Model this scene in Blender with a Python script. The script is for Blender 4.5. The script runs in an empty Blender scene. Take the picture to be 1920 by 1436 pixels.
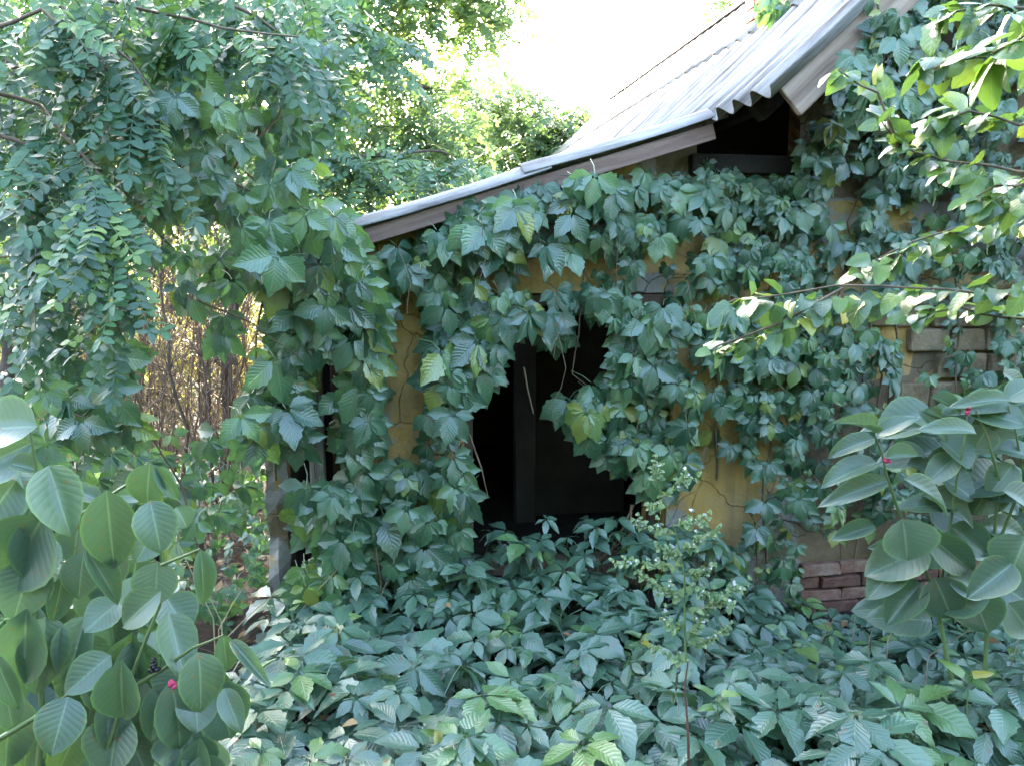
import bpy, math, random
import numpy as np
from mathutils import Vector, Matrix, noise
random.seed(7); np.random.seed(7)
R = math.radians
scene = bpy.context.scene
COL = scene.collection

# ------------------------------------------------------------------ camera, sky, sun, exposure
EYE = Vector((0, 0, 1.70)); PITCH = R(-7.9); FPX = 1507.0
cam = bpy.data.cameras.new('camera'); camo = bpy.data.objects.new('camera', cam); COL.objects.link(camo)
cam.sensor_width = 36; cam.lens = FPX / 1920 * 36; cam.clip_start = 0.05; cam.clip_end = 2000
camo.location = EYE; camo.rotation_euler = (R(90) + PITCH, 0, 0)
scene.camera = camo
SUN_EL, SUN_AZ = R(30), R(-20)          # azimuth from +Y (straight ahead) towards +X
world = bpy.data.worlds.new('World'); scene.world = world; world.use_nodes = True
wn = world.node_tree.nodes; bg = wn['Background']
sky = wn.new('ShaderNodeTexSky'); sky.sky_type = 'NISHITA'; sky.sun_disc = False
sky.sun_elevation = SUN_EL; sky.sun_rotation = SUN_AZ; sky.air_density = 1.0; sky.dust_density = 4.2; sky.ozone_density = 1.0
world.node_tree.links.new(sky.outputs[0], bg.inputs[0]); bg.inputs[1].default_value = 0.15
sl = bpy.data.lights.new('sun', 'SUN'); sl.energy = 4.0; sl.angle = R(0.6); sl.color = (1, 0.90, 0.74)
so = bpy.data.objects.new('sun', sl); COL.objects.link(so)
to_sun = Vector((math.sin(SUN_AZ) * math.cos(SUN_EL), math.cos(SUN_AZ) * math.cos(SUN_EL), math.sin(SUN_EL)))
so.rotation_euler = to_sun.to_track_quat('Z', 'Y').to_euler(); so.location = to_sun * 30
vs = scene.view_settings; vs.view_transform = 'Standard'; vs.look = 'None'; vs.gamma = 1.0; vs.exposure = 4.15
cy = scene.cycles
cy.use_denoising = True; cy.max_bounces = 7; cy.diffuse_bounces = 4; cy.glossy_bounces = 2; cy.transmission_bounces = 5
cy.transparent_max_bounces = 4; cy.caustics_reflective = False; cy.caustics_refractive = False; cy.sample_clamp_indirect = 8

# ------------------------------------------------------------------ measuring helpers
CP, SP = math.cos(PITCH), math.sin(PITCH)
def ray(px, py):
    x = (px - 960) / FPX; y = (718 - py) / FPX
    return Vector((x, CP - y * SP, SP + y * CP))
def at(px, py, depth):
    d = ray(px, py); return EYE + d * (depth / d.y)
ANG = R(9.8); HP = Vector((0.21, 3.9, 0))
HU = Vector((math.cos(ANG), math.sin(ANG), 0)); HD = Vector((-math.sin(ANG), math.cos(ANG), 0))
def onwall(px, py, t=0.0):              # world point on the plane t metres behind the house front
    d = ray(px, py); k = ((HP + HD * t - EYE).dot(HD)) / d.dot(HD); return EYE + d * k
def sz(px, py, t=0.0):                  # house coordinates (along front, height)
    p = onwall(px, py, t) - HP; return p.dot(HU), p.z
def house(s, t, z): return HP + HU * s + HD * t + Vector((0, 0, z))
def px_of(p):
    q = p - EYE; dz = q.y * CP + q.z * SP; uz = -q.y * SP + q.z * CP
    return 960 + FPX * q.x / dz, 718 - FPX * uz / dz
def inpoly(x, y, poly):
    c = False; j = len(poly) - 1
    for i in range(len(poly)):
        xi, yi = poly[i]; xj, yj = poly[j]
        if (yi > y) != (yj > y) and x < (xj - xi) * (y - yi) / (yj - yi) + xi: c = not c
        j = i
    return c
rnd = random.random
def U(a, b): return a + (b - a) * rnd()

# ------------------------------------------------------------------ materials
def newmat(name):
    m = bpy.data.materials.new(name); m.use_nodes = True
    nt = m.node_tree; return m, nt, nt.nodes, nt.links, nt.nodes['Principled BSDF']
def N(ns, typ, **kw):
    n = ns.new(typ)
    for k, v in kw.items(): setattr(n, k, v)
    return n
def math_(ns, ls, op, a, b=None, clamp=False):
    n = ns.new('ShaderNodeMath'); n.operation = op; n.use_clamp = clamp
    for i, v in enumerate((a, b)):
        if v is None: continue
        if isinstance(v, (int, float)): n.inputs[i].default_value = v
        else: ls.new(v, n.inputs[i])
    return n.outputs[0]
def ramp(ns, ls, fac, stops, interp='LINEAR'):
    n = ns.new('ShaderNodeValToRGB'); n.color_ramp.interpolation = interp; e = n.color_ramp.elements
    while len(e) < len(stops): e.new(0.5)
    for el, (p, c) in zip(e, stops): el.position = p; el.color = (*c, 1)
    ls.new(fac, n.inputs[0]); return n.outputs[0]
def mixc(ns, ls, fac, a, b, blend='MIX'):
    n = ns.new('ShaderNodeMix'); n.data_type = 'RGBA'; n.blend_type = blend
    for i, v in ((0, fac), (6, a), (7, b)):
        if isinstance(v, (int, float)): n.inputs[i].default_value = v
        elif isinstance(v, tuple): n.inputs[i].default_value = (*v, 1)
        else: ls.new(v, n.inputs[i])
    return n.outputs[2]
def noisetex(ns, ls, scale, detail=4, rough=0.6, vec=None):
    n = ns.new('ShaderNodeTexNoise'); n.inputs['Scale'].default_value = scale; n.inputs['Detail'].default_value = detail
    n.inputs['Roughness'].default_value = rough
    if vec is None:
        tc = ns.new('ShaderNodeTexCoord'); vec = tc.outputs['Object']
    ls.new(vec, n.inputs['Vector']); return n.outputs[0]

def leaf_mat(name, stops, trans, rough=0.42, spec=0.5, tfac=0.3, vein=0.5, nvein=8, back=(0.10, 0.16, 0.08), bump=0.5, veincol=(0.16, 0.24, 0.12), blotch=0.35, edge=None, spots=0):
    m, nt, ns, ls, bs = newmat(name)
    at_ = N(ns, 'ShaderNodeAttribute', attribute_name='luv'); sep = ns.new('ShaderNodeSeparateXYZ'); ls.new(at_.outputs['Vector'], sep.inputs[0])
    u, v, r0 = sep.outputs
    oi = ns.new('ShaderNodeObjectInfo')
    r = math_(ns, ls, 'FRACT', math_(ns, ls, 'ADD', r0, oi.outputs['Random']))
    col = ramp(ns, ls, r, stops)
    au = math_(ns, ls, 'ABSOLUTE', u)
    geo = ns.new('ShaderNodeNewGeometry')
    bl = noisetex(ns, ls, 9, 3, 0.6, geo.outputs['Position'])
    col = mixc(ns, ls, math_(ns, ls, 'MULTIPLY', bl, blotch), col, mixc(ns, ls, 1.0, col, (0.55, 0.62, 0.55), 'MULTIPLY'))
    # side veins run out and forward from the midrib
    ph = math_(ns, ls, 'MULTIPLY', math_(ns, ls, 'SUBTRACT', math_(ns, ls, 'MULTIPLY', v, nvein), math_(ns, ls, 'MULTIPLY', au, nvein * 0.28)), math.pi)
    s = math_(ns, ls, 'ABSOLUTE', math_(ns, ls, 'SINE', ph))                    # 0 on a vein, 1 between veins
    thin = math_(ns, ls, 'SUBTRACT', 1.0, math_(ns, ls, 'MULTIPLY', s, 7.0), True)
    mid = math_(ns, ls, 'SUBTRACT', 1.0, math_(ns, ls, 'MULTIPLY', au, 14.0), True)
    vm = math_(ns, ls, 'MAXIMUM', math_(ns, ls, 'MULTIPLY', thin, 0.35), mid)
    col = mixc(ns, ls, math_(ns, ls, 'MULTIPLY', vm, vein), col, veincol)
    if spots:
        sp_ = noisetex(ns, ls, spots, 2, .5, geo.outputs['Position']); col = mixc(ns, ls, math_(ns, ls, 'MULTIPLY', math_(ns, ls, 'SUBTRACT', sp_, .66, True), 16.0, True), col, (.13, .085, .035))
    if edge: col = mixc(ns, ls, math_(ns, ls, 'MULTIPLY', math_(ns, ls, 'SUBTRACT', au, .86, True), 5.0, True), col, edge)
    colb = mixc(ns, ls, geo.outputs['Backfacing'], col, mixc(ns, ls, 0.65, col, back))
    ls.new(colb, bs.inputs['Base Color']); bs.inputs['Specular IOR Level'].default_value = spec
    ls.new(math_(ns, ls, 'ADD', math_(ns, ls, 'MULTIPLY', bl, 0.22), rough - 0.1), bs.inputs['Roughness'])
    h = math_(ns, ls, 'SUBTRACT', math_(ns, ls, 'POWER', s, 0.6), math_(ns, ls, 'MULTIPLY', mid, 1.2))
    bm = ns.new('ShaderNodeBump'); bm.inputs['Strength'].default_value = bump; bm.inputs['Distance'].default_value = 0.004
    ls.new(h, bm.inputs['Height']); ls.new(bm.outputs[0], bs.inputs['Normal'])
    tr = ns.new('ShaderNodeBsdfTranslucent'); tr.inputs[0].default_value = (*trans, 1)
    tcol = mixc(ns, ls, 0.5, trans, mixc(ns, ls, 1.0, col, (2.4, 2.6, 1.6), 'MULTIPLY')); ls.new(tcol, tr.inputs[0])
    mx = ns.new('ShaderNodeMixShader'); mx.inputs[0].default_value = tfac
    ls.new(bs.outputs[0], mx.inputs[1]); ls.new(tr.outputs[0], mx.inputs[2]); ls.new(mx.outputs[0], ns['Material Output'].inputs[0])
    return m

M = {}
M['creeper'] = leaf_mat('creeper_leaf', [(0, (.034, .092, .054)), (.35, (.052, .130, .074)), (.7, (.074, .168, .084)), (.9, (.100, .20, .070)), (.965, (.14, .22, .05)), (1, (.24, .26, .045))],
                        (.14, .30, .05), rough=.29, tfac=.2, nvein=9, spec=1.0, bump=.3, spots=38, blotch=.6)
M['ground_creeper'] = leaf_mat('ground_creeper_leaf', [(0, (.052, .116, .076)), (.45, (.080, .164, .104)), (.85, (.108, .204, .120)), (.95, (.11, .22, .07)), (1, (.17, .26, .07))],
                        (.14, .30, .05), rough=.30, tfac=.16, nvein=9, spec=1.0, bump=.3, spots=38, blotch=.6)
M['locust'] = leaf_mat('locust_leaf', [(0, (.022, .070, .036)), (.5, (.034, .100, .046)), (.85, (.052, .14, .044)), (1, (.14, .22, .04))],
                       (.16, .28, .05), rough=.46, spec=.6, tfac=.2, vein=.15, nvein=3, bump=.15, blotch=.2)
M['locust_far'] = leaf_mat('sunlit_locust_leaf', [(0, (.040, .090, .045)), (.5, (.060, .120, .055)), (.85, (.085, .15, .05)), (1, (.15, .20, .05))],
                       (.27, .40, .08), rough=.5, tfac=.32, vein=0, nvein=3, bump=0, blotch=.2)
M['golden'] = leaf_mat('golden_thicket_leaf', [(0, (.09, .11, .04)), (.5, (.16, .15, .05)), (1, (.24, .18, .07))],
                       (.38, .36, .10), rough=.5, tfac=.38, vein=0, nvein=3, bump=0, blotch=.2)
M['poke'] = leaf_mat('pokeweed_leaf', [(0, (.060, .108, .074)), (.5, (.078, .134, .090)), (1, (.100, .160, .098))], (.20, .42, .04), rough=.42, tfac=.16, edge=(.13, .23, .07), blotch=.9, spots=55,
                     vein=.55, nvein=9, bump=.14, veincol=(.24, .34, .19), spec=.8)
M['mulberry'] = leaf_mat('mulberry_leaf', [(0, (.045, .10, .045)), (.45, (.065, .14, .045)), (.75, (.11, .20, .04)), (.93, (.17, .25, .04)), (1, (.30, .26, .04))], (.22, .38, .05), rough=.34, spec=.75, tfac=.22,
                     vein=.4, nvein=6, bump=.15, veincol=(.22, .30, .12))
M['mint'] = leaf_mat('mint_leaf', [(0, (.13, .22, .10)), (.6, (.19, .29, .14)), (1, (.28, .36, .22))], (.34, .46, .16), rough=.6, tfac=.25, vein=.3, nvein=6, bump=.5, veincol=(.25, .32, .2))
M['dryleaf'] = leaf_mat('dry_leaf', [(0, (.16, .09, .05)), (.5, (.26, .16, .08)), (1, (.36, .25, .13))], (.3, .16, .05), rough=.7, tfac=.2, vein=.4, nvein=7, veincol=(.3, .22, .14), back=(.3, .22, .14), spec=.2)

def solid(name, stops, scale=8, rough=.85, bump=.4, bscale=40, stretch=(1, 1, 1), spec=.3, rand=0.0, bdist=.01, detail=5):
    m, nt, ns, ls, bs = newmat(name)
    tc = ns.new('ShaderNodeTexCoord'); mp = ns.new('ShaderNodeMapping'); mp.inputs['Scale'].default_value = stretch
    ls.new(tc.outputs['Object'], mp.inputs[0])
    oi = ns.new('ShaderNodeObjectInfo')
    off = ns.new('ShaderNodeVectorMath'); off.operation = 'ADD'; cmb = ns.new('ShaderNodeCombineXYZ')
    for i in range(3): ls.new(math_(ns, ls, 'MULTIPLY', oi.outputs['Random'], 17.0 + 5 * i), cmb.inputs[i])
    ls.new(mp.outputs[0], off.inputs[0]); ls.new(cmb.outputs[0], off.inputs[1]); v = off.outputs[0]
    n1 = noisetex(ns, ls, scale, detail, .65, v)
    if rand: n1 = math_(ns, ls, 'ADD', n1, math_(ns, ls, 'MULTIPLY', math_(ns, ls, 'SUBTRACT', oi.outputs['Random'], .5), rand), True)
    ls.new(ramp(ns, ls, n1, stops), bs.inputs['Base Color'])
    bs.inputs['Roughness'].default_value = rough; bs.inputs['Specular IOR Level'].default_value = spec
    n2 = noisetex(ns, ls, bscale, 6, .7, v); bm = ns.new('ShaderNodeBump'); bm.inputs['Strength'].default_value = bump; bm.inputs['Distance'].default_value = bdist
    ls.new(n2, bm.inputs['Height']); ls.new(bm.outputs[0], bs.inputs['Normal'])
    return m
M['bark'] = solid('bark', [(.3, (.035, .026, .02)), (.6, (.085, .065, .05)), (.8, (.14, .115, .09))], 14, .9, .8, 45, (1, 1, .35), bdist=.02)
M['twig'] = solid('twig', [(.3, (.075, .055, .038)), (.7, (.19, .14, .10))], 20, .85, .3, 60)
M['vine'] = solid('vine_stem', [(.3, (.10, .065, .04)), (.7, (.22, .16, .10))], 20, .85, .3, 60)
M['greenstem'] = solid('green_stem', [(.3, (.08, .13, .045)), (.7, (.14, .20, .07))], 8, .5, .1, 60, spec=.5)
M['redstem'] = solid('dark_red_stem', [(.3, (.07, .03, .025)), (.7, (.14, .07, .05))], 12, .6, .1, 60)
M['straw'] = solid('straw', [(.3, (.26, .19, .11)), (.7, (.42, .34, .22))], 20, .8, .2, 60)
M['pinkflower'] = solid('pokeweed_raceme', [(.3, (.42, .03, .10)), (.7, (.62, .07, .17))], 30, .5, .2, 60, spec=.4)
M['blackberry'] = solid('ripe_berry', [(.3, (.008, .006, .012)), (.7, (.02, .012, .02))], 30, .3, .1, 60, spec=.6)
M['mintflower'] = solid('mint_flower', [(.3, (.48, .44, .50)), (.7, (.62, .58, .64))], 30, .7, .2, 60)
M['soil'] = solid('soil', [(.25, (.012, .009, .007)), (.5, (.030, .022, .016)), (.75, (.062, .047, .034))], 6, .95, 1.0, 30, bdist=.04, detail=8)
M['adobe'] = solid('adobe_block', [(.25, (.17, .125, .075)), (.5, (.26, .195, .12)), (.8, (.36, .285, .19))], 9, .95, .9, 35, rand=.25, bdist=.02)
M['mud'] = solid('mud_mortar', [(.25, (.10, .075, .05)), (.7, (.20, .155, .105))], 12, .95, 1, 40, bdist=.02)
M['brick'] = solid('old_brick', [(.2, (.05, .032, .026)), (.42, (.13, .066, .05)), (.6, (.195, .10, .075)), (.8, (.26, .18, .14))], 14, .95, 1.0, 45, rand=.45, bdist=.012)
M['chimneybrick'] = solid('chimney_brick', [(.2, (.30, .11, .075)), (.6, (.42, .18, .13)), (.9, (.50, .30, .24))], 10, .9, .6, 60, rand=.4)
M['wood'] = solid('weathered_board', [(.25, (.12, .085, .065)), (.5, (.27, .195, .145)), (.8, (.42, .33, .26))], 5, .8, .6, 30, (.35, 6, 6), bdist=.006)
M['redwood'] = solid('reddish_board', [(.25, (.09, .055, .045)), (.5, (.20, .13, .105)), (.8, (.34, .25, .20))], 5, .8, .6, 30, (.35, 6, 6), bdist=.006)
M['greywood'] = solid('grey_post_wood', [(.25, (.16, .15, .14)), (.6, (.30, .285, .26)), (.85, (.40, .385, .36))], 5, .85, .6, 30, (7, 7, .4), bdist=.006)
M['brownwood'] = solid('brown_plank_wood', [(.25, (.05, .033, .022)), (.6, (.115, .078, .05)), (.85, (.18, .125, .085))], 5, .85, .6, 30, (7, 7, .4), bdist=.006)
M['sheet'] = solid('asbestos_cement', [(.28, (.065, .062, .058)), (.42, (.20, .192, .182)), (.58, (.34, .33, .315)), (.72, (.44, .43, .41)), (.85, (.29, .29, .21))], 4, .9, .9, 60, (.55, 7, .55), bdist=.006, detail=9)
M['interior'] = solid('interior_plaster', [(.25, (.040, .034, .027)), (.7, (.075, .064, .052))], 4, .95, .5, 20)  # plaster colour darkened to carry the shade of the room
M['dark'] = solid('shade_dark_timber', [(.25, (.012, .010, .010)), (.7, (.03, .026, .024))], 6, .95, .5, 20)  # shade of attic and rooms put into a near-black timber colour

# plaster: yellow ochre limewash, grey undercoat and bare mud where it has come away (mask baked on the vertices)
m, nt, ns, ls, bs = newmat('ochre_plaster'); M['plaster'] = m
va = N(ns, 'ShaderNodeAttribute', attribute_name='bare'); n1 = noisetex(ns, ls, 5, 8, .7); n2 = noisetex(ns, ls, 26, 6, .7); n3 = noisetex(ns, ls, 1.7, 4, .6)
och = ramp(ns, ls, n1, [(.25, (.22, .125, .045)), (.45, (.40, .25, .075)), (.7, (.52, .345, .12))])
och = mixc(ns, ls, math_(ns, ls, 'MULTIPLY', math_(ns, ls, 'SUBTRACT', n3, .42, True), 2.2, True), och, (.23, .19, .14))
f = math_(ns, ls, 'ADD', va.outputs['Fac'], math_(ns, ls, 'MULTIPLY', math_(ns, ls, 'SUBTRACT', n2, .5), .5))
grey = mixc(ns, ls, n2, (.20, .185, .165), (.34, .325, .30)); mud = mixc(ns, ls, n2, (.10, .075, .05), (.24, .18, .115))
c = mixc(ns, ls, math_(ns, ls, 'MULTIPLY', math_(ns, ls, 'SUBTRACT', f, .38, True), 14, True), och, grey)
c = mixc(ns, ls, math_(ns, ls, 'MULTIPLY', math_(ns, ls, 'SUBTRACT', f, .62, True), 14, True), c, mud)
vo = ns.new('ShaderNodeTexVoronoi'); vo.feature = 'DISTANCE_TO_EDGE'; vo.inputs['Scale'].default_value = 3.2
tc_ = ns.new('ShaderNodeTexCoord'); wv = mixc(ns, ls, .10, tc_.outputs['Object'], n2); 
nz_ = ns.new('ShaderNodeTexNoise'); nz_.inputs['Scale'].default_value = 7; nz_.inputs['Detail'].default_value = 5; ls.new(tc_.outputs['Object'], nz_.inputs['Vector'])
wv = mixc(ns, ls, .12, tc_.outputs['Object'], nz_.outputs['Color']); ls.new(wv, vo.inputs['Vector'])
crk = math_(ns, ls, 'SUBTRACT', 1.0, math_(ns, ls, 'MULTIPLY', vo.outputs['Distance'], 90.0), True)
mp_ = ns.new('ShaderNodeMapping'); mp_.inputs['Scale'].default_value = (9, 9, .7); ls.new(tc_.outputs['Object'], mp_.inputs[0]); runs = noisetex(ns, ls, 1.0, 6, .6, mp_.outputs[0])
c = mixc(ns, ls, math_(ns, ls, 'MULTIPLY', math_(ns, ls, 'SUBTRACT', runs, .52, True), 2.6, True), c, (.10, .082, .06))
c = mixc(ns, ls, math_(ns, ls, 'MULTIPLY', crk, math_(ns, ls, 'MULTIPLY', math_(ns, ls, 'SUBTRACT', n3, .44, True), 5.0, True)), c, (.06, .045, .03))
ls.new(c, bs.inputs['Base Color']); bs.inputs['Roughness'].default_value = .95; bs.inputs['Specular IOR Level'].default_value = .2
bm = ns.new('ShaderNodeBump'); bm.inputs['Strength'].default_value = .8; bm.inputs['Distance'].default_value = .012
ls.new(math_(ns, ls, 'SUBTRACT', n2, crk), bm.inputs['Height']); ls.new(bm.outputs[0], bs.inputs['Normal'])

# ------------------------------------------------------------------ mesh helpers
def link(o): COL.objects.link(o); return o
def mesh_from(name, V, F, mat, luv=None, smooth=True, attr=None):
    V = np.asarray(V, np.float32); F = np.asarray(F, np.int32); k = F.shape[1]
    me = bpy.data.meshes.new(name); me.vertices.add(len(V)); me.loops.add(F.size); me.polygons.add(len(F))
    me.vertices.foreach_set('co', V.ravel()); me.loops.foreach_set('vertex_index', F.ravel())
    me.polygons.foreach_set('loop_start', np.arange(0, F.size, k, dtype=np.int32))
    me.polygons.foreach_set('use_smooth', np.full(len(F), smooth))
    if luv is not None:
        a = me.attributes.new('luv', 'FLOAT_VECTOR', 'POINT'); a.data.foreach_set('vector', np.asarray(luv, np.float32).ravel())
    if attr is not None:
        a = me.attributes.new(attr[0], 'FLOAT', 'POINT'); a.data.foreach_set('value', np.asarray(attr[1], np.float32))
    me.materials.append(mat); me.update(calc_edges=True); me.validate(); return me
def put(name, me, parent=None, mw=None, kind=None, label=None):
    o = link(bpy.data.objects.new(name, me))
    if parent is not None: o.parent = parent
    if mw is not None: o.matrix_basis = mw
    if kind: o['kind'] = kind
    if label: o['label'] = label
    return o
def thing(name, label, cat, loc=(0, 0, 0), group=None, rz=0):
    o = link(bpy.data.objects.new(name, None)); o.location = loc; o.rotation_euler = (0, 0, rz); o.empty_display_size = .1
    o['label'] = label; o['category'] = cat
    if group: o['group'] = group
    return o
class MB:                                # quads only
    def __init__(s): s.V = []; s.F = []; s.L = []
    def add(s, V, F, L=None):
        b = len(s.V); s.V += [tuple(v) for v in V]; s.F += [tuple(i + b for i in f) for f in F]
        s.L += ([tuple(l) for l in L] if L is not None else [(0, .5, 0)] * len(V))
    def box(s, c0, c1, jit=0):
        x0, y0, z0 = c0; x1, y1, z1 = c1
        V = [(x, y, z) for z in (z0, z1) for y in (y0, y1) for x in (x0, x1)]
        if jit: V = [(x + U(-jit, jit), y + U(-jit, jit), z + U(-jit, jit)) for x, y, z in V]
        s.add(V, [(0, 2, 3, 1), (4, 5, 7, 6), (0, 1, 5, 4), (2, 6, 7, 3), (0, 4, 6, 2), (1, 3, 7, 5)])
    def tube(s, pts, rad, sides=5):
        pts = [Vector(p) for p in pts]; V = []; n = len(pts)
        for i, p in enumerate(pts):
            d = (pts[min(i + 1, n - 1)] - pts[max(i - 1, 0)]).normalized()
            a = d.cross(Vector((0.13, 0.97, 0.2)) if abs(d.y) < .9 else Vector((1, 0, 0))).normalized(); b = d.cross(a)
            r = rad[i] if isinstance(rad, (list, tuple)) else rad
            V += [p + (a * math.cos(2 * math.pi * j / sides) + b * math.sin(2 * math.pi * j / sides)) * r for j in range(sides)]
        F = [(i * sides + j, i * sides + (j + 1) % sides, (i + 1) * sides + (j + 1) % sides, (i + 1) * sides + j) for i in range(n - 1) for j in range(sides)]
        s.add(V, F)
    def build(s, name, mat, parent=None, smooth=True, mw=None, kind=None, luv=False, label=None):
        return put(name, mesh_from(name, s.V, s.F, mat, s.L if luv else None, smooth), parent, mw, kind, label)
def bevel(o, w=.004, seg=2):
    b = o.modifiers.new('bevel', 'BEVEL'); b.width = w; b.segments = seg; b.limit_method = 'ANGLE'; return o

# ------------------------------------------------------------------ leaf templates: (V, F, luv), tip along +Y, upper side +Z
def blade(L, W, prof, rows=8, half=2, serr=0.0, fold=.25, droop=.15, wavy=.0, ph=0.0, seed=0):
    V, LV = [], []
    for i in range(rows + 1):
        v = i / rows; w = W * max(prof(v), .012)
        for j in range(-half, half + 1):
            u = j / half; x = u * w; y = L * v
            if abs(j) == half and 0 < i < rows:
                if i % 2: x *= 1 + serr
                else: x *= 1 - serr; y -= serr * L * .12
            z = fold * abs(x) - droop * L * v * v + wavy * L * math.sin(6 * v + ph + 2 * u) * (.3 + abs(u)) * v
            V.append((x, y, z)); LV.append((u, v, 0))
    c = 2 * half + 1
    F = [(i * c + j, i * c + j + 1, (i + 1) * c + j + 1, (i + 1) * c + j) for i in range(rows) for j in range(2 * half)]
    return np.array(V), np.array(F), np.array(LV, float)
def p_creeper(v): return 0 if v <= 0 or v >= .999 else (math.sin(math.pi / 2 * v / .46) ** .95 if v < .46 else math.cos(math.pi / 2 * (v - .46) / .54) ** 1.15)
def p_ovate(v): return (math.sin(math.pi * v ** .72) ** .75) if 0 < v < 1 else 0
def p_poke(v): return (math.sin(math.pi * v ** .86) ** .68) if 0 < v < .999 else 0
def p_mul(v): return (math.sin(math.pi * min(1, .07 + .93 * v) ** .58) ** .7) if v < .999 else 0
def p_oval(v): return math.sin(math.pi * (.04 + .92 * v)) ** .55
def join(parts):
    V, F, L = [], [], []; b = 0
    for v, f, l in parts: V.append(v); F.append(f + b); L.append(l); b += len(v)
    return np.vstack(V), np.vstack(F), np.vstack(L)
def xf(tpl, mat3, t=(0, 0, 0), dr=0):
    v, f, l = tpl; l = l.copy(); l[:, 2] += dr; return v @ np.array(mat3).T + np.array(t), f, l
def tube_tpl(pts, r, sides=3):
    b = MB(); b.tube(pts, r, sides); L = np.zeros((len(b.V), 3)); L[:, 1] = .5; return np.array([tuple(v) for v in b.V]), np.array(b.F), L
def palmate(rs, fine=True, cups=(-.05, .30), dr=(.10, .40), fan=(40, 84), wid=(.24, .31), twist=14):              # creeper leaf of five (or three) leaflets, central leaflet length 1
    st = random.getstate(); random.seed(rs); parts = []
    n = 5 if rnd() < .86 else 3
    angs = [(0, 1.0), (fan[0], .94), (-fan[0], .94), (fan[1], .66), (-fan[1], .66)] if n == 5 else [(0, 1.0), (70, .9), (-70, .9)]
    cup = U(*cups)
    for a, ln in angs:
        a = R(a + U(-9, 9)); ln *= U(.88, 1.08)
        b = blade(ln * .93, ln * U(*wid) * (1.1 if n == 3 else 1), p_creeper, 10 if fine else 5, 2 if fine else 1, U(.06, .11) if fine else .05, U(.10, .42), U(*dr), U(.01, .035) if fine else 0, U(0, 6))
        roll = R(U(-twist, twist)); pit = -cup + U(-.17, .15)
        m3 = Matrix.Rotation(-a, 3, 'Z') @ Matrix.Rotation(pit, 3, 'X') @ Matrix.Rotation(roll, 3, 'Y')
        off = Vector((math.sin(a), math.cos(a), 0)) * .09
        parts.append(xf(b, m3, off, U(-.06, .06)))
    parts.append(tube_tpl([(0, 0, 0), (U(-.05, .05), -.25, -.16), (U(-.1, .1), -.5, -.55)], .017))
    random.setstate(st); return join(parts)
def pinnate(rs, pairs=8, fine=True):     # locust leaf, rachis length 1 along +Y
    st = random.getstate(); random.seed(rs); parts = []
    bend = U(.1, .35); side = U(-.12, .12)
    def rp(v): return Vector((side * v * v, v, -bend * v * v))
    if fine: parts.append(tube_tpl([rp(0), rp(.35), rp(.7), rp(.96)], .009))
    for i in range(pairs):
        v = .16 + .80 * i / (pairs - 1)
        for sgn in (-1, 1):
            ln = U(.175, .22) * (1 - .25 * abs(v - .5))
            b = blade(ln, ln * U(.25, .31), p_oval, 3 if fine else 1, 1, 0, U(-.1, .5), U(0, .3)) if fine else blade(ln, ln * .33, (lambda q: .55 + .45 * q), 1, 1, 0, .2, .1)
            m3 = Matrix.Rotation(sgn * -R(U(58, 86)), 3, 'Z') @ Matrix.Rotation(-U(-.1, .45), 3, 'X') @ Matrix.Rotation(R(U(-25, 25)), 3, 'Y')
            parts.append(xf(b, m3, rp(v), U(-.05, .05)))
    b = blade(.2, .055, p_oval, 3 if fine else 1, 1, 0, .2, .2); parts.append(xf(b, Matrix.Identity(3), rp(.98), 0))
    random.setstate(st); return join(parts)
def lobed(rs):                           # broad toothed mulberry leaf, length 1
    st = random.getstate(); random.seed(rs)
    k = U(0, .3)
    pr = lambda v: p_mul(v) * (1 - k * max(0, math.sin(v * math.pi * 2.2 - .6)) * (.15 < v < .75))
    t = blade(1, U(.36, .46), pr, 12, 2, .035, U(-.2, .35), U(.1, .4), U(.02, .05), U(0, 6))
    t = join([t, tube_tpl([(0, 0, 0), (U(-.05, .05), -.28, -.06)], .014)]); random.setstate(st); return t
def pokeleaf(rs):
    st = random.getstate(); random.seed(rs)
    t = blade(1, 1, p_poke, 12, 3, .012, U(.10, .4), U(.04, .45), U(.012, .05), U(0, 6))
    random.setstate(st); return t

def tpl_meshes(name, tpls, mat): return [mesh_from(name, *t[:2], mat, t[2]) for t in tpls]
def frame(tip, nrm, size, wx=1.0):       # 3x3 with Y = tip direction, Z about nrm
    y = Vector(tip).normalized(); z = Vector(nrm); z = (z - y * z.dot(y))
    if z.length < 1e-3: z = y.orthogonal()
    z.normalize(); x = y.cross(z); s = size
    return Matrix(((x.x * s * wx, y.x * s, z.x * s), (x.y * s * wx, y.y * s, z.y * s), (x.z * s * wx, y.z * s, z.z * s)))
def m4(m3, t): m = m3.to_4x4(); m.translation = t; return m
def joined(name, tpls, items, mat, parent=None, kind='stuff'):   # items: (template index, 3x3, translation)
    VV, FF, LL = [], [], []; b = 0
    for k, (v, f, l) in enumerate(tpls):
        it = [(m, t) for i, m, t in items if i == k]
        if not it: continue
        A = np.array([np.array(m) for m, _ in it]); T = np.array([tuple(t) for _, t in it])
        V = np.einsum('nij,vj->nvi', A, v) + T[:, None, :]
        n, nv = len(it), len(v)
        L = np.repeat(l[None], n, 0); L[:, :, 2] = np.mod(L[:, :, 2] + np.random.rand(n)[:, None], 1)
        F = f[None] + (np.arange(n) * nv)[:, None, None] + b; b += n * nv
        VV.append(V.reshape(-1, 3)); FF.append(F.reshape(-1, f.shape[1])); LL.append(L.reshape(-1, 3))
    return put(name, mesh_from(name, np.vstack(VV), np.vstack(FF), mat, np.vstack(LL)), parent, None, kind)

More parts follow.
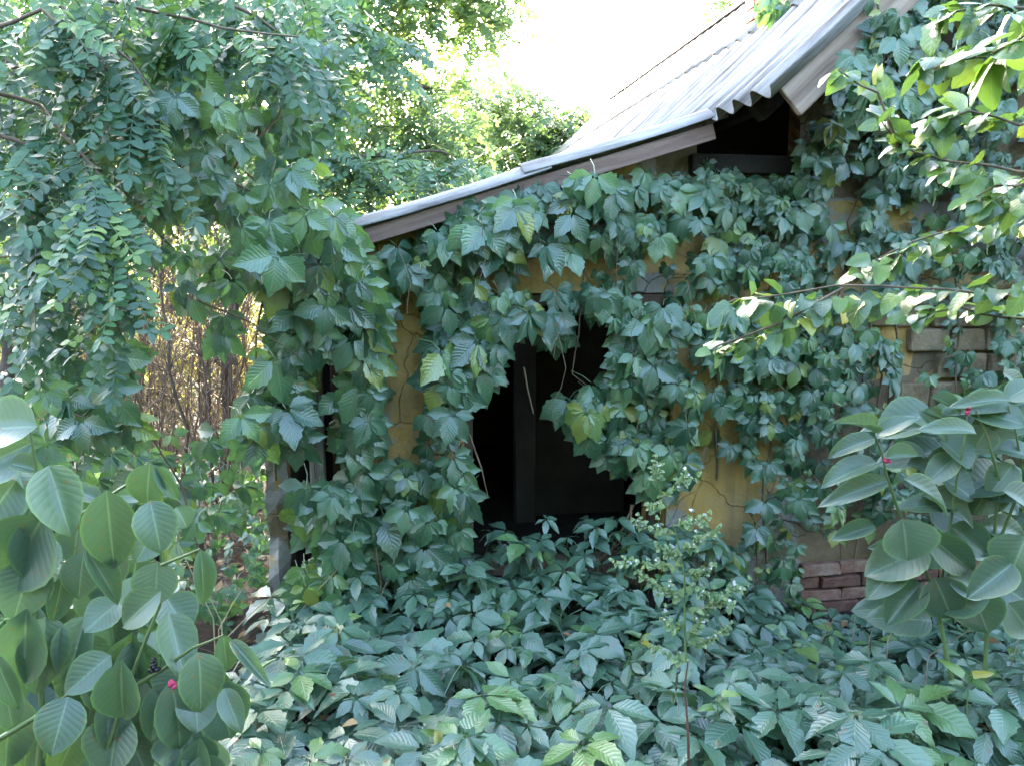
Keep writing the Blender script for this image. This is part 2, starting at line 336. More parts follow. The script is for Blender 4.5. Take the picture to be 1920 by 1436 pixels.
FINE = [palmate(100 + i, True) for i in range(20)]; COARSE = [palmate(200 + i, False) for i in range(14)]
ME_CREEP = tpl_meshes('creeper_leaf', FINE, M['creeper']); FLAT = [palmate(150 + i, True, (-.10, .16), (.08, .34), (62, 124), (.20, .26), 16) for i in range(16)]; ME_GROUND = tpl_meshes('ground_creeper_leaf', FLAT, M['ground_creeper'])
PINF = [pinnate(300 + i, random.choice((7, 8, 9))) for i in range(12)]; PINC = [pinnate(400 + i, 7, False) for i in range(8)]
ME_PIN = tpl_meshes('locust_leaf', PINF, M['locust'])
MUL = [lobed(500 + i) for i in range(12)]; ME_MUL = tpl_meshes('mulberry_leaf', MUL, M['mulberry'])
POKE = [pokeleaf(600 + i) for i in range(10)]; ME_POKE = tpl_meshes('pokeweed_leaf', POKE, M['poke'])
def leaves_on(parent, recs, meshes, coarse, mat, cap=300, name='leaf'):
    """recs: (score, 3x3, translation); the cap that show largest become parts, the rest one part of small leaves"""
    recs = sorted(recs, key=lambda r: -r[0]); inv = Vector(parent.location)
    for sc, m3, t in recs[:cap]: put(name, random.choice(meshes), parent, m4(m3, t - inv))
    rest = recs[cap:]
    if rest: joined('foliage', coarse, [(random.randrange(len(coarse)), m3, t - inv) for _, m3, t in rest], mat, parent)

# ------------------------------------------------------------------ ground
def ground_z(x, y):
    z = .05 * noise.noise(Vector((x * .8, y * .8, 0))) + .03 * noise.noise(Vector((x * 2.5, y * 2.5, 3)))
    z += .16 * math.exp(-((x - .25) ** 2 / .5 + (y - 3.85) ** 2 / .10))
    z += .10 * math.exp(-((x + .9) ** 2 / .6 + (y - 3.9) ** 2 / .5))
    k_ = min(1, max(0, (x - .75) / .8)) * min(1, max(0, (y - 2.6) / .8)); z -= .13 * k_ * k_ * (3 - 2 * k_)
    if y > 7 or abs(x) > 6: z += .25 * noise.noise(Vector((x * .12, y * .12, 5)))
    return z
def axis(lo, hi, fine0, fine1, step):
    a = list(np.arange(fine0, fine1, step)); v, s = fine1, step
    while v < hi: a.append(v); s *= 1.35; v += s
    v, s = fine0, step; pre = []
    while v > lo: s *= 1.35; v -= s; pre.append(v)
    return pre[::-1] + a
gx, gy = axis(-300, 300, -4, 5, .09), axis(-60, 500, .8, 7, .09)
V = [(x, y, ground_z(x, y)) for y in gy for x in gx]; c = len(gx)
F = [(j * c + i, j * c + i + 1, (j + 1) * c + i + 1, (j + 1) * c + i) for j in range(len(gy) - 1) for i in range(c - 1)]
g = put('ground', mesh_from('ground', V, F, M['soil'])); g['kind'] = 'structure'; g['label'] = 'brown soil with leaf litter under the creeper'

# ------------------------------------------------------------------ the house
H = thing('abandoned_house', 'derelict ochre house with grey corrugated roof, overgrown by creeper', 'house', HP, rz=ANG)
OS0, OZ1 = sz(868, 552); OS1 = sz(1262, 552)[0]; OZ1 = sz(1060, 552)[1]; OZ0 = .05
WL = sz(688, 800)[0]; WR = 5.2
LT0 = sz(628, 452, -.18); LT1 = sz(1310, 246, -.18)                        # lower roof verge, underside line
ltk = (LT1[1] - LT0[1]) / (LT1[0] - LT0[0])
EV = sz(1447, 172, -.72); VG = sz(1622, 2, -.72)                           # upper roof: eave corner, a point up the verge
mk = (VG[1] - EV[1]) / (VG[0] - EV[0])
RS = 2.15 if mk < 1.2 else 2.0; RZ = EV[1] + mk * (RS - EV[0])
print('verge slopes', ltk, mk, 'eave', EV, 'ridge', RS, RZ, 'opening', OS0, OS1, OZ1, 'left eave', LT0, LT1)
def roof_under(s):
    lo = LT0[1] + ltk * (s - LT0[0]) - .03; hi = EV[1] + mk * (s - EV[0]) - .05
    if s < EV[0]: return lo
    return hi if s < RS else RZ - .05 - mk * (s - RS)
def in_blocks(s, z):
    a = sz(1655, 560); b = sz(1925, 810); return a[0] < s < b[0] and b[1] < z < a[1]
def in_bricks(s, z): return sz(1500, 1100)[0] < s < sz(1770, 1100)[0] and z < sz(1600, 1058)[1]
# front wall: relief grid round the opening
ATZ = sz(1400, 300)[1]; ATTIC = [(1305, 296), (1330, 190), (1460, 130), (1508, 185), (1514, 330), (1400, 318)]
ST = .045; ss = np.arange(WL, WR, ST); idx = {}; V, F, B = [], [], []
zs = np.arange(-.25, 4.3, ST)
def bare_at(s, z):
    n = noise.fractal(Vector((s * 1.9, z * 1.9, 1.7)), 1.0, 2.0, 4) * .5 + .30
    if z < .35: n += .35 * (1 - z / .35)
    if in_blocks(s, z): n += .8
    if in_bricks(s, z): n += .8
    if s > 1.35: n += .14
    q_ = px_of(house(s, 0, z))
    if q_[0] > 1230 and q_[1] < 370: n += .85
    if s > 1.1 and z < 1.0: n += .28
    if q_[0] < 880 and .25 < z < 1.75: n = min(n, .33 + .5 * max(0, n - .6))
    if 1290 < q_[0] < 1400 and 640 < q_[1] < 1000: n = min(n, .40)
    return max(0, min(1, n))
def vtx(i, j):
    if (i, j) in idx: return idx[(i, j)]
    s, z = WL + i * ST, -.25 + j * ST; b = bare_at(s, z)
    dep = .018 * (b > .4) + .012 * (b > .64) + .008 * noise.noise(Vector((s * 3, z * 3, 0))) + .03 * (in_blocks(s, z) or in_bricks(s, z))
    if abs(s - OS0) < ST: s = OS0
    if abs(s - OS1) < ST: s = OS1
    idx[(i, j)] = len(V); V.append((s, dep, min(z, roof_under(s)))); B.append(b); return idx[(i, j)]
for i in range(len(ss) - 1):
    for j in range(len(zs) - 1):
        s, z = WL + (i + .5) * ST, -.25 + (j + .5) * ST
        if OS0 < s < OS1 and OZ0 < z < OZ1: continue
        if z - ST * .5 > roof_under(s): continue
        if ATZ - ST * .6 < z and inpoly(*px_of(house(s, 0, max(z, ATZ + .03))), ATTIC): continue
        F.append((vtx(i, j), vtx(i + 1, j), vtx(i + 1, j + 1), vtx(i, j + 1)))
put('front_wall', mesh_from('front_wall', V, F, M['plaster'], attr=('bare', B)), H)
def plasterbox(b, name, mat=M['plaster'], bare=.3, label=None):
    o = b.build(name, mat, H, smooth=False, label=label); a = o.data.attributes.new('bare', 'FLOAT', 'POINT'); a.data.foreach_set('value', [bare] * len(o.data.vertices)); return o
# reveals of the opening, thick core of the wall behind the relief
b = MB(); b.box((OS0 - .34, .06, -.25), (OS0 - .002, .40, roof_under(OS0 - .34) - .02)); plasterbox(b, 'wall_pier')
b = MB(); b.box((OS1 + .002, .06, -.25), (WR, .40, 1.86)); plasterbox(b, 'wall_core')
b = MB(); b.box((OS0, .06, OZ1 + .004), (OS1, .40, OZ1 + .30)); plasterbox(b, 'lintel_wall')
b = MB(); b.box((OS0 - .12, .03, OZ1 - .055), (OS1 + .12, .2, OZ1 - .002), .004); bevel(b.build('lintel_beam', M['brownwood'], H, False))
b = MB(); b.box((OS1 - .055, .10, OZ0), (OS1 - .003, .17, OZ1 - .06)); bevel(b.build('door_jamb', M['brownwood'], H, False))
b = MB(); b.box((OS0 + .003, .10, OZ0), (OS0 + .055, .17, OZ1 - .06)); bevel(b.build('door_jamb', M['brownwood'], H, False))
b = MB(); b.box((OS0 - .05, .0, -.2), (OS1 + .05, .5, OZ0 + .05), .01); b.build('threshold', M['mud'], H, False)
# room behind
Z1 = 2.3
i0 = sz(1003, 800, 1.5)[0]; i1 = sz(1172, 800, 1.5)[0]
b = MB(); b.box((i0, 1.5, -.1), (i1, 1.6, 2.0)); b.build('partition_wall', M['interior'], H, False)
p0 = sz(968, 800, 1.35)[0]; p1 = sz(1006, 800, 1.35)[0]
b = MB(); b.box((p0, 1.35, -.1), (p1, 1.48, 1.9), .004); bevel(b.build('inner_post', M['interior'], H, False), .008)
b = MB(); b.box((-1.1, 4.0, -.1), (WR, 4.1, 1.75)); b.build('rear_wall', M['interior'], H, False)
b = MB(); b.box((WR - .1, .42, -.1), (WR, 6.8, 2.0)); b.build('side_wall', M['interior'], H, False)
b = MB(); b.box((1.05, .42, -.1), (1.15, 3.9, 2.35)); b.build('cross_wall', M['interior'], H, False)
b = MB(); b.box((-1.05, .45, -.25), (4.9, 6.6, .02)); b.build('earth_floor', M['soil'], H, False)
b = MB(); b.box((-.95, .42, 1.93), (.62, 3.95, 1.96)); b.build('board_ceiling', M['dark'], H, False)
at_s0, at_s1 = sz(1290, 300)[0], sz(1560, 300)[0]
b = MB(); cs_ = [at_s0, EV[0] - .005, EV[0] + .06, EV[0] + .3, at_s1]
for sa, sb in zip(cs_[:-1], cs_[1:]): b.add([(sa, .45, 1.5), (sb, .45, 1.5), (sb, .45, roof_under(sb) - .01), (sa, .45, roof_under(sa) - .01)], [(0, 1, 2, 3)])
b.build('attic_shade_sheet', M['dark'], H, False)  # dark sheet added to stand in for shade in the attic hollow
ba, bb_ = sz(1296, 300)[0], sz(1530, 300)[0]
b = MB(); b.box((ba, -.03, ATZ - .07), (bb_, .12, ATZ + .02), .006); bevel(b.build('wall_plate', M['dark'], H, False), .008)  # beam over the cut edge, shadow put into its dark colour
# left corner: ragged stub of the side wall, grey post, brown planks, dark lean-to behind
def ragged(name, s0, s1, t0, t1, ztop, mat, amp=.05, seed=0, bare=.35):
    ns_, nz = 7, 26; V, F, Bv = [], [], []; ring = []
    base = [(s0, t0), ((s0 + s1) / 2, t0 - .02), (s1, t0), (s1 + .01, (t0 + t1) / 2), (s1, t1), ((s0 + s1) / 2, t1), (s0, t1), (s0 - .01, (t0 + t1) / 2)]
    for k in range(nz + 1):
        z = -.25 + (ztop + .25) * k / nz; taper = 1 - .35 * (k / nz) ** 3
        for q, (s, t) in enumerate(base):
            cs, ct = (s0 + s1) / 2, (t0 + t1) / 2
            a = amp * noise.fractal(Vector((q * 1.3 + seed, z * 4, seed)), 1, 2, 3)
            V.append((cs + (s - cs) * (taper + a * 4), ct + (t - ct) * (taper + a * 2), z + .05 * noise.noise(Vector((q * 2., seed, k)))))
            Bv.append(max(0, min(1, bare + .5 * noise.noise(Vector((q * .9, z * 5, seed + 4))))))
    m_ = len(base)
    F = [(k * m_ + q, k * m_ + (q + 1) % m_, (k + 1) * m_ + (q + 1) % m_, (k + 1) * m_ + q) for k in range(nz) for q in range(m_)]
    e = nz * m_; F += [(e, e + 1, e + 2, e + 3), (e, e + 3, e + 4, e + 7), (e + 4, e + 5, e + 6, e + 7)]
    return put(name, mesh_from(name, V, F, mat, attr=('bare', Bv), smooth=False), H)
a0, a1 = sz(500, 950, .12)[0], sz(545, 950, .12)[0]
ragged('wall_stub', a0, a1 - .01, .10, .34, sz(520, 700, .12)[1], M['plaster'], .13, seed=3, bare=.62)
ragged('wall_stub', WL - .02, WL + .16, .05, .36, roof_under(WL) - .03, M['plaster'], .02, seed=9, bare=.25)
q0, q1 = sz(578, 800, .05)[0], sz(607, 800, .05)[0]
b = MB(); b.box((q0, .03, .1), (q1, .11, roof_under(q0) - .02), .004); bevel(b.build('porch_post', M['greywood'], H, False, label='grey weathered timber post'), .006)
pk = [sz(v, 800, .16)[0] for v in (622, 648, 671, 694)]
for k in range(3):
    b = MB(); b.box((pk[k] + .003, .16 + U(-.008, .008), .02), (pk[k + 1] - .003, .185, roof_under(pk[k]) - .06 - U(0, .05)), .003); bevel(b.build('plank', M['brownwood'], H, False), .003)
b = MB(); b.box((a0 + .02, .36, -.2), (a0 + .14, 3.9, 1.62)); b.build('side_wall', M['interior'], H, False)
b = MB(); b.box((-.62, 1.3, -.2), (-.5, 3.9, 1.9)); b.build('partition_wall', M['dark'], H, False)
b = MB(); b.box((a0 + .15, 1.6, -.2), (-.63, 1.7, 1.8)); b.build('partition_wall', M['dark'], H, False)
# adobe blocks and plinth bricks
a = sz(1655, 560); c_ = sz(1925, 810); row = 0; z = c_[1]
while z < a[1]:
    h = U(.125, .15); s = a[0] - U(0, .2)
    while s < c_[0]:
        w = U(.20, .30)
        e_ = min(s - a[0], c_[0] - s, z - c_[1], a[1] - z)
        if noise.noise(Vector((s * 3, z * 3, 9))) < .05 + 1.6 * e_:
            bb = MB(); bb.box((s + .008, U(.002, .016), z + .007), (s + w - .008, .09, z + h - .007), .008); bevel(bb.build('adobe_block', M['adobe'], H, False), .014, 2)
        s += w
    z += h
bs0, bs1 = sz(1500, 1100)[0], sz(1770, 1100)[0]; bz1 = sz(1600, 1052)[1]; row = 0; z = bz1
while z > -.12:
    s = bs0 - (.13 if row % 2 else 0) + U(-.01, .01)
    while s < bs1:
        w = U(.235, .255); bb = MB(); bb.box((max(s, bs0 - .05) + .005, U(-.012, .008), z - .066), (s + w - .005, .08, z - .002), .007); bevel(bb.build('brick', M['brick'], H, False), .006, 2); s += w
    z -= .074; row += 1
# corrugated roof sheets: ribs run down the slope
PITCHW, AMP = .165, .029
def corrugated(s0, z0, s1, z1, t0, t1, lift=0.0, nseg=3, sag=.012):
    L = math.hypot(s1 - s0, z1 - z0); nx, nz = -(z1 - z0) / L, (s1 - s0) / L
    if nz < 0: nx, nz = -nx, -nz
    nt_ = max(6, int((t1 - t0) / PITCHW * 12)); V = []
    for side in (0, -.007):
        for k in range(nseg + 1):
            f_ = k / nseg; 
            for j in range(nt_ + 1):
                t = t0 + (t1 - t0) * j / nt_; h = AMP * math.cos(2 * math.pi * t / PITCHW) + lift + side - sag * math.sin(math.pi * f_)
                V.append((s0 + (s1 - s0) * f_ + nx * h, t, z0 + (z1 - z0) * f_ + nz * h))
    c = nt_ + 1; n = (nseg + 1) * c; F = []
    for k in range(nseg):
        for j in range(nt_):
            a_ = k * c + j; F += [(a_, a_ + 1, a_ + c + 1, a_ + c), (n + a_, n + a_ + c, n + a_ + c + 1, n + a_ + 1)]
    for j in range(nt_):
        F.append((j, n + j, n + j + 1, j + 1)); e = nseg * c + j; F.append((e, e + 1, n + e + 1, n + e))
    for k in range(nseg):
        a_ = k * c; F.append((a_, a_ + c, n + a_ + c, n + a_)); a_ += nt_; F.append((a_, n + a_, n + a_ + c, a_ + c))
    return V, F
def sheet(*a, **k):
    V, F = corrugated(*a, **k); return put('roof_sheet', mesh_from('roof_sheet', V, F, M['sheet']), H)
def lz(s): return LT0[1] + ltk * (s - LT0[0]) + .05
t = -.22
LE = EV[0] + .10
for k in range(7):
    w = U(1.0, 1.02); mid = (LT0[0] + LE) / 2 + U(-.03, .03)
    sheet(LT0[0] - .06 + U(-.015, .015), lz(LT0[0] - .06), mid + .06, lz(mid + .06), t, t + w, lift=U(0, .004))
    sheet(mid - .06, lz(mid - .06), LE, lz(LE), t, t + w, lift=.010 + U(0, .004)); t += w - .03
t = -.80; ms = EV[0] + (RS - EV[0]) * .5
for k in range(8):
    w = U(1.0, 1.02)
    sheet(EV[0] - .03 + U(-.012, .012), EV[1] - .03 * mk, ms + .05, EV[1] + mk * (ms + .05 - EV[0]), t, t + w, lift=.03 + U(0, .004))
    sheet(ms - .05, EV[1] + mk * (ms - .05 - EV[0]), RS, RZ, t, t + w, lift=.040 + U(0, .004))
    sheet(RS, RZ, RS + 2.9, RZ - mk * 2.9, t, t + w, lift=.035)
    t += w - .03
RT1 = t
# boards, rafters, ridge
def slope_board(name, s0, z0, s1, z1, t0, t1, drop0, drop1, mat, bev=.004):
    L = math.hypot(s1 - s0, z1 - z0); dx, dz = (s1 - s0) / L, (z1 - z0) / L; b = MB()
    me = MB(); me.box((0, t0, -drop1), (L, t1, -drop0), .0015); o = me.build(name, mat, H, False)
    o.matrix_basis = Matrix(((dx, 0, -dz, s0), (0, 1, 0, 0), (dz, 0, dx, z0), (0, 0, 0, 1))); bevel(o, bev); return o
slope_board('verge_board', LT0[0] - .02, lz(LT0[0] - .02), LE - .12, lz(LE - .12), -.185, -.158, .035, .105, M['redwood'])
for tt in (.5, 1.3, 2.1, 2.9, 3.7): slope_board('rafter', LT0[0], lz(LT0[0]), LE, lz(LE), tt, tt + .06, .04, .11, M['brownwood'])
vb = slope_board('verge_board', EV[0] + .02, EV[1] + .02 * mk, RS, RZ, -.735, -.705, .012, .15, M['wood'], .005); vb['label'] = 'pale weathered verge board with knots'
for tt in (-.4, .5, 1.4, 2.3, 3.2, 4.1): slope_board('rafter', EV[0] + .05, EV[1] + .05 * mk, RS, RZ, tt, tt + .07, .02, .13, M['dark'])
for sp in (EV[0] + .16, ms, RS - .12):
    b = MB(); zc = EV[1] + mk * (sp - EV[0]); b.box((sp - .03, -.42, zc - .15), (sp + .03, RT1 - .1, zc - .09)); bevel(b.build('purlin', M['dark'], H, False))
t = -.80
for k in range(18):
    b = MB(); n_ = 10
    for r_ in (0, 1):
        pass
    Vr, Fr = [], []
    for q, tt in ((0, t), (1, t + .43)):
        rr = .085 + .012 * q
        for w_ in range(n_ + 1):
            an = math.pi * (w_ / n_) ; 
            for rad in (rr, rr - .014): Vr.append((RS - rad * math.cos(an) * 1.05, tt, RZ + .045 + rad * math.sin(an) * .8 - .02))
    st_ = 2 * (n_ + 1)
    for w_ in range(n_):
        o_ = 2 * w_; Fr += [(o_, o_ + 2, st_ + o_ + 2, st_ + o_), (o_ + 1, st_ + o_ + 1, st_ + o_ + 3, o_ + 3), (o_, o_ + 1, o_ + 3, o_ + 2), (st_ + o_, st_ + o_ + 2, st_ + o_ + 3, st_ + o_ + 1)]
    put('ridge_cap', mesh_from('ridge_cap', Vr, Fr, M['sheet']), H); t += .40
# rear gable
b = MB(); b.add([(EV[0], 6.5, 0), (RS * 2 - EV[0], 6.5, 0), (RS * 2 - EV[0], 6.5, EV[1]), (EV[0], 6.5, EV[1]), (EV[0], 6.6, 0), (RS * 2 - EV[0], 6.6, 0), (RS * 2 - EV[0], 6.6, EV[1]), (EV[0], 6.6, EV[1])],
      [(0, 3, 2, 1), (4, 5, 6, 7), (0, 4, 7, 3), (1, 2, 6, 5)]); b.build('rear_gable', M['mud'], H, False)
# chimney on the near slope
def roof_hit(px, py):
    d = ray(px, py); nrm = HU * (-mk) + Vector((0, 0, 1)); p0_ = house(EV[0], 0, EV[1] + .05); k = (p0_ - EYE).dot(nrm) / d.dot(nrm); p = EYE + d * k - HP
    return p.dot(HU), p.dot(HD), p.z
cs = RS - .42; ct = .5
while px_of(house(cs - .2, ct + .2, EV[1] + mk * (cs - EV[0])))[0] > 1418: ct += .05
cz = EV[1] + mk * (cs - EV[0])
ch = link(bpy.data.objects.new('chimney', None)); ch.parent = H; ch.location = (cs, ct, cz - .25)
bx_me = []
for k in range(3):
    bb = MB(); bb.box((-.12, -.058, -.032), (.12, .058, .032), .004); me_ = mesh_from('brick', bb.V, bb.F, M['chimneybrick'], smooth=False); bx_me.append(me_)
for rowi in range(14):
    zc = rowi * .075; off = .125 if rowi % 2 else 0
    for sx in (-1, 1):
        for k in (-1, 1):
            put('brick', random.choice(bx_me), ch, Matrix.Translation((k * .126 - off * .0 , sx * .19, zc)) @ Matrix.Rotation(U(-.02, .02), 4, 'Z'))
        put('brick', random.choice(bx_me), ch, Matrix.Translation((sx * .19, 0, zc + .0)) @ Matrix.Rotation(math.pi / 2 + U(-.02, .02), 4, 'Z'))
b = MB(); b.box((-.235, -.235, -.05), (-.11, .235, 1.0)); b.box((.11, -.235, -.05), (.235, .235, 1.0)); b.box((-.109, -.235, -.05), (.109, -.14, 1.0)); b.box((-.109, .14, -.05), (.109, .235, 1.0)); b.build('mortar_core', M['mud'], ch, False)

# ------------------------------------------------------------------ creeper on the house
OUT = -HD
def hang(nrm_out=.72, up=.74, spread=.42):      # orientation of a leaf hanging on the wall
    nrm = OUT * nrm_out + Vector((0, 0, up)) + Vector((U(-1, 1), U(-.3, .3), U(-.6, .5))) * spread
    tip = Vector((0, 0, -1)) + HU * U(-.6, .6) + OUT * U(0, .5)
    return tip, nrm
VOID = [(858, 785), (915, 738), (960, 640), (1012, 615), (1030, 680), (1062, 615), (1145, 608), (1148, 690), (1060, 740), (1055, 800), (1085, 850), (1160, 905), (1210, 935), (1210, 1035), (1100, 1030), (950, 1035), (858, 1010), (893, 950), (878, 905), (852, 850)]
BARE = [([(718, 555), (812, 535), (820, 640), (795, 870), (718, 860), (704, 690)], .96), ([(965, 495), (1240, 500), (1265, 565), (1130, 545), (970, 550)], .82), ([(1305, 650), (1375, 660), (1400, 960), (1370, 1030), (1310, 900)], .48),
        ([(1685, 575), (1775, 590), (1770, 790), (1690, 780)], .75), ([(1690, 385), (1790, 385), (1790, 435), (1695, 430)], .85), ([(1500, 1030), (1750, 1030), (1750, 1180), (1505, 1180)], .95),
        ([(1290, 190), (1490, 190), (1498, 262), (1440, 278), (1290, 278)], .97), ([(1560, 310), (1660, 340), (1640, 420), (1570, 400)], .6), ([(560, 690), (640, 690), (640, 900), (560, 900)], .95), ([(430, 540), (525, 545), (505, 700), (430, 700)], .85), ([(630, 385), (770, 365), (770, 425), (650, 470)], .985), ([(490, 870), (560, 870), (560, 1060), (490, 1060)], .95),
        ([(1500, 900), (1640, 900), (1640, 1030), (1520, 1030)], .2)]
def allowed(px, py):
    if inpoly(px, py, VOID): return False
    for poly, p in BARE:
        if inpoly(px, py, poly) and rnd() < p: return False
    return True
def lsize(px, py):
    return float(np.interp(px, [450, 700, 1000, 1250, 1450, 1900], [.172, .178, .160, .132, .112, .108])) * (U(.62, 1.12) if rnd() < .75 else U(.32, .6))
def wall_creeper(poly, n, tmin, tmax, sc=1.0):
    xs = [p[0] for p in poly]; ys = [p[1] for p in poly]; out = []; k = 0; tries = 0
    while k < n and tries < n * 60:
        tries += 1
        px, py = U(min(xs), max(xs)), U(min(ys), max(ys))
        if not inpoly(px, py, poly) or not allowed(px, py) or not allowed(px, py + 38): continue
        if noise.noise(Vector((px * .011, py * .011, 2))) < -.32 and rnd() < .75: continue
        t = -(tmin + (tmax - tmin) * rnd() ** 1.4); p = onwall(px, py, t); s = lsize(px, py) * sc
        tip, nrm = hang(); out.append((s * (.6 + 2.2 * -t), frame(tip, nrm, s), p)); k += 1
    return out
def stems(parent, paths, r=.006, mat='vine', name='stem', wob=.03, sides=4):
    inv = Vector(parent.location)
    for path in paths:
        pts = []; 
        for i in range(len(path) - 1):
            a_, b_ = Vector(path[i]), Vector(path[i + 1]); n_ = max(2, int((b_ - a_).length / .08))
            for k in range(n_): 
                q = a_.lerp(b_, k / n_); pts.append(q + Vector((noise.noise(q * 3), noise.noise(q * 3 + Vector((5, 0, 0))), noise.noise(q * 3 + Vector((0, 9, 0))))) * wob)
        pts.append(Vector(path[-1])); n_ = len(pts)
        b = MB(); b.tube([p - inv for p in pts], [max(.0012, r * (1 - .7 * i / n_)) for i in range(n_)], sides); b.build(name, M[mat], parent)

W = onwall
POLY_A = [(600, 540), (700, 480), (800, 430), (950, 372), (1120, 330), (1290, 318), (1340, 420), (1345, 640), (1290, 800), (1290, 905), (1180, 925), (1120, 870), (1060, 860), (930, 960), (870, 1060), (840, 1160), (690, 1170), (640, 1150), (560, 1010), (600, 880), (640, 800), (600, 680)]
A = thing('virginia_creeper', 'curtain of creeper hanging over the dark doorway from the lower roof', 'creeper', house(-.4, 0, 0))
recs = wall_creeper(POLY_A, 410, .03, .34)
recs += wall_creeper([(560, 860), (900, 840), (930, 940), (860, 1060), (830, 1160), (570, 1150)], 60, .05, .3)
recs += wall_creeper([(1020, 700), (1100, 640), (1270, 600), (1300, 900), (1180, 930), (1140, 880), (1090, 860), (1040, 760)], 60, .05, .3)
recs += wall_creeper([(800, 560), (960, 560), (1000, 650), (950, 720), (850, 800), (780, 800)], 34, .05, .3)
recs += wall_creeper([(800, 415), (950, 360), (1130, 318), (1140, 360), (960, 415), (820, 460)], 50, .2, .36)
recs += wall_creeper([(1190, 300), (1330, 302), (1440, 330), (1540, 330), (1500, 430), (1200, 400)], 90, .03, .22)
recs += wall_creeper([(800, 560), (960, 580), (1240, 560), (1260, 640), (1150, 680), (1060, 640), (960, 660), (860, 720)], 60, .04, .3)
leaves_on(A, recs, ME_CREEP, COARSE, M['creeper'])
stems(A, [[W(700, 1150, -.04), W(720, 900, -.06), W(690, 600, -.06), W(760, 430, -.08)], [W(820, 1150, -.04), W(800, 900, -.05), W(850, 560, -.06), W(900, 390, -.08)], [W(760, 430, -.1), W(950, 380, -.1), W(1150, 330, -.1), W(1290, 330, -.06)],
          [W(1100, 360, -.08), W(1090, 620, -.08), W(1075, 700, -.1), W(1150, 760, -.1)], [W(985, 690, -.1), W(1000, 775, -.1)], [W(1190, 620, -.06), W(1160, 800, -.1), W(1185, 900, -.1)],
          [W(880, 820, -.1), W(905, 880, -.12), W(915, 930, -.1)], [W(1185, 950, -.1), W(1180, 1000, -.12), W(1110, 1060, -.14)], [W(1190, 950, -.1), W(1150, 1020, -.12), W(1105, 1075, -.14)], [W(930, 480, -.05), W(1230, 470, -.05), W(1330, 500, -.05)]], .006)
random.seed(91); tnd = []
for _ in range(26):
    px_, py_ = U(620, 1320), U(380, 800); t_ = -U(.2, .42)
    if not allowed(px_, py_): continue
    p_ = onwall(px_, py_, t_); ln_ = U(.15, .45); e_ = p_ + HU * U(-.1, .1) + Vector((0, 0, -ln_)); tnd.append([p_, p_.lerp(e_, .5) + HU * U(-.05, .05), e_])
stems(A, tnd, .0022, 'vine', 'tendril', .03, 3)
dl = [put('dry_leaf', mesh_from('dry_leaf', *xf(FINE[3], Matrix.Identity(3))[:2], M['dryleaf'], FINE[3][2]))]; bpy.data.objects.remove(dl[0])
ONE = blade(1, .2, p_creeper, 8, 2, .05, .6, .2, .02); ME_DRY = mesh_from('dry_leaf', *ONE[:2], M['dryleaf'], ONE[2])
for (px, py, t, s) in [(1318, 525, -.2, .1), (860, 745, -.1, .09), (1140, 815, -.1, .08), (1325, 850, -.08, .08)]:
    put('dry_leaf', ME_DRY, A, m4(frame(Vector((U(-.3, .3), 0, -1)), OUT + HU * U(-.5, .5), s), onwall(px, py - 15, t) - A.location))

POLY_B = [(1335, 420), (1420, 330), (1500, 300), (1545, 190), (1600, 100), (1640, -30), (1960, -40), (1960, 1000), (1640, 1040), (1600, 1050), (1440, 1140), (1360, 1110), (1410, 930), (1330, 800), (1320, 600)]
Bc = thing('virginia_creeper', 'small-leaved creeper covering the gable wall beneath the upper roof', 'creeper', house(1.6, 0, 0))
recs = wall_creeper(POLY_B, 900, .02, .24)
recs += wall_creeper([(1600, 40), (1920, 0), (1920, 420), (1640, 340), (1520, 330), (1560, 180)], 170, .05, .34, .95)
recs += wall_creeper([(1340, 560), (1640, 560), (1640, 760), (1440, 800), (1330, 700)], 90, .05, .3)
leaves_on(Bc, recs, ME_CREEP, COARSE, M['creeper'])
stems(Bc, [[W(1440, 1150, -.03), W(1430, 900, -.04), W(1480, 600, -.04), W(1520, 350, -.05)], [W(1600, 1050, -.03), W(1650, 700, -.04), W(1590, 420, -.04), W(1700, 150, -.05)], [W(1800, 900, -.04), W(1790, 500, -.04), W(1830, 100, -.05)],
           [W(1680, 600, -.05), W(1690, 780, -.05)], [W(1420, 1000, -.1), W(1425, 1100, -.12)], [W(1345, 900, -.04), W(1340, 600, -.04), W(1400, 400, -.05)]], .007)
Bv = thing('virginia_creeper', 'tuft of creeper spilling over the edge of the upper roof', 'creeper', house(1.8, -.7, 2.6))
recs = []
for _ in range(80):
    px, py = U(1590, 1720), U(-20, 230)
    if px < 1600 + (py - 60) * -.4: continue
    s = .105 * U(.7, 1.2); tip, nrm = hang(); recs.append((s, frame(tip, nrm, s), onwall(px, py, -U(.55, .85))))
leaves_on(Bv, recs, ME_CREEP, COARSE, M['creeper'])
stems(Bv, [[W(1640, -20, -.75), W(1665, 100, -.78), W(1650, 200, -.7)], [W(1700, -10, -.7), W(1690, 190, -.65)]], .005)
Cc = thing('virginia_creeper', 'creeper growing around the brick chimney', 'creeper', house(cs, ct, cz))
recs = []
for _ in range(90):
    e_ = U(-.55, .75); s_ = cs + e_ * .8; tip, nrm = hang(.5, .8, .5); s = .10 * U(.7, 1.2)
    recs.append((s, frame(tip, nrm, s), house(s_, ct - .28 - U(0, .35), EV[1] + mk * (s_ - EV[0]) + U(.06, .22))))
leaves_on(Cc, recs, ME_CREEP, COARSE, M['creeper'])
stems(Cc, [[house(cs - .4, ct - .3, cz - .4 * mk + .08), house(cs, ct - .3, cz + .08), house(cs + .5, ct - .3, cz + .5 * mk + .08)]], .006)

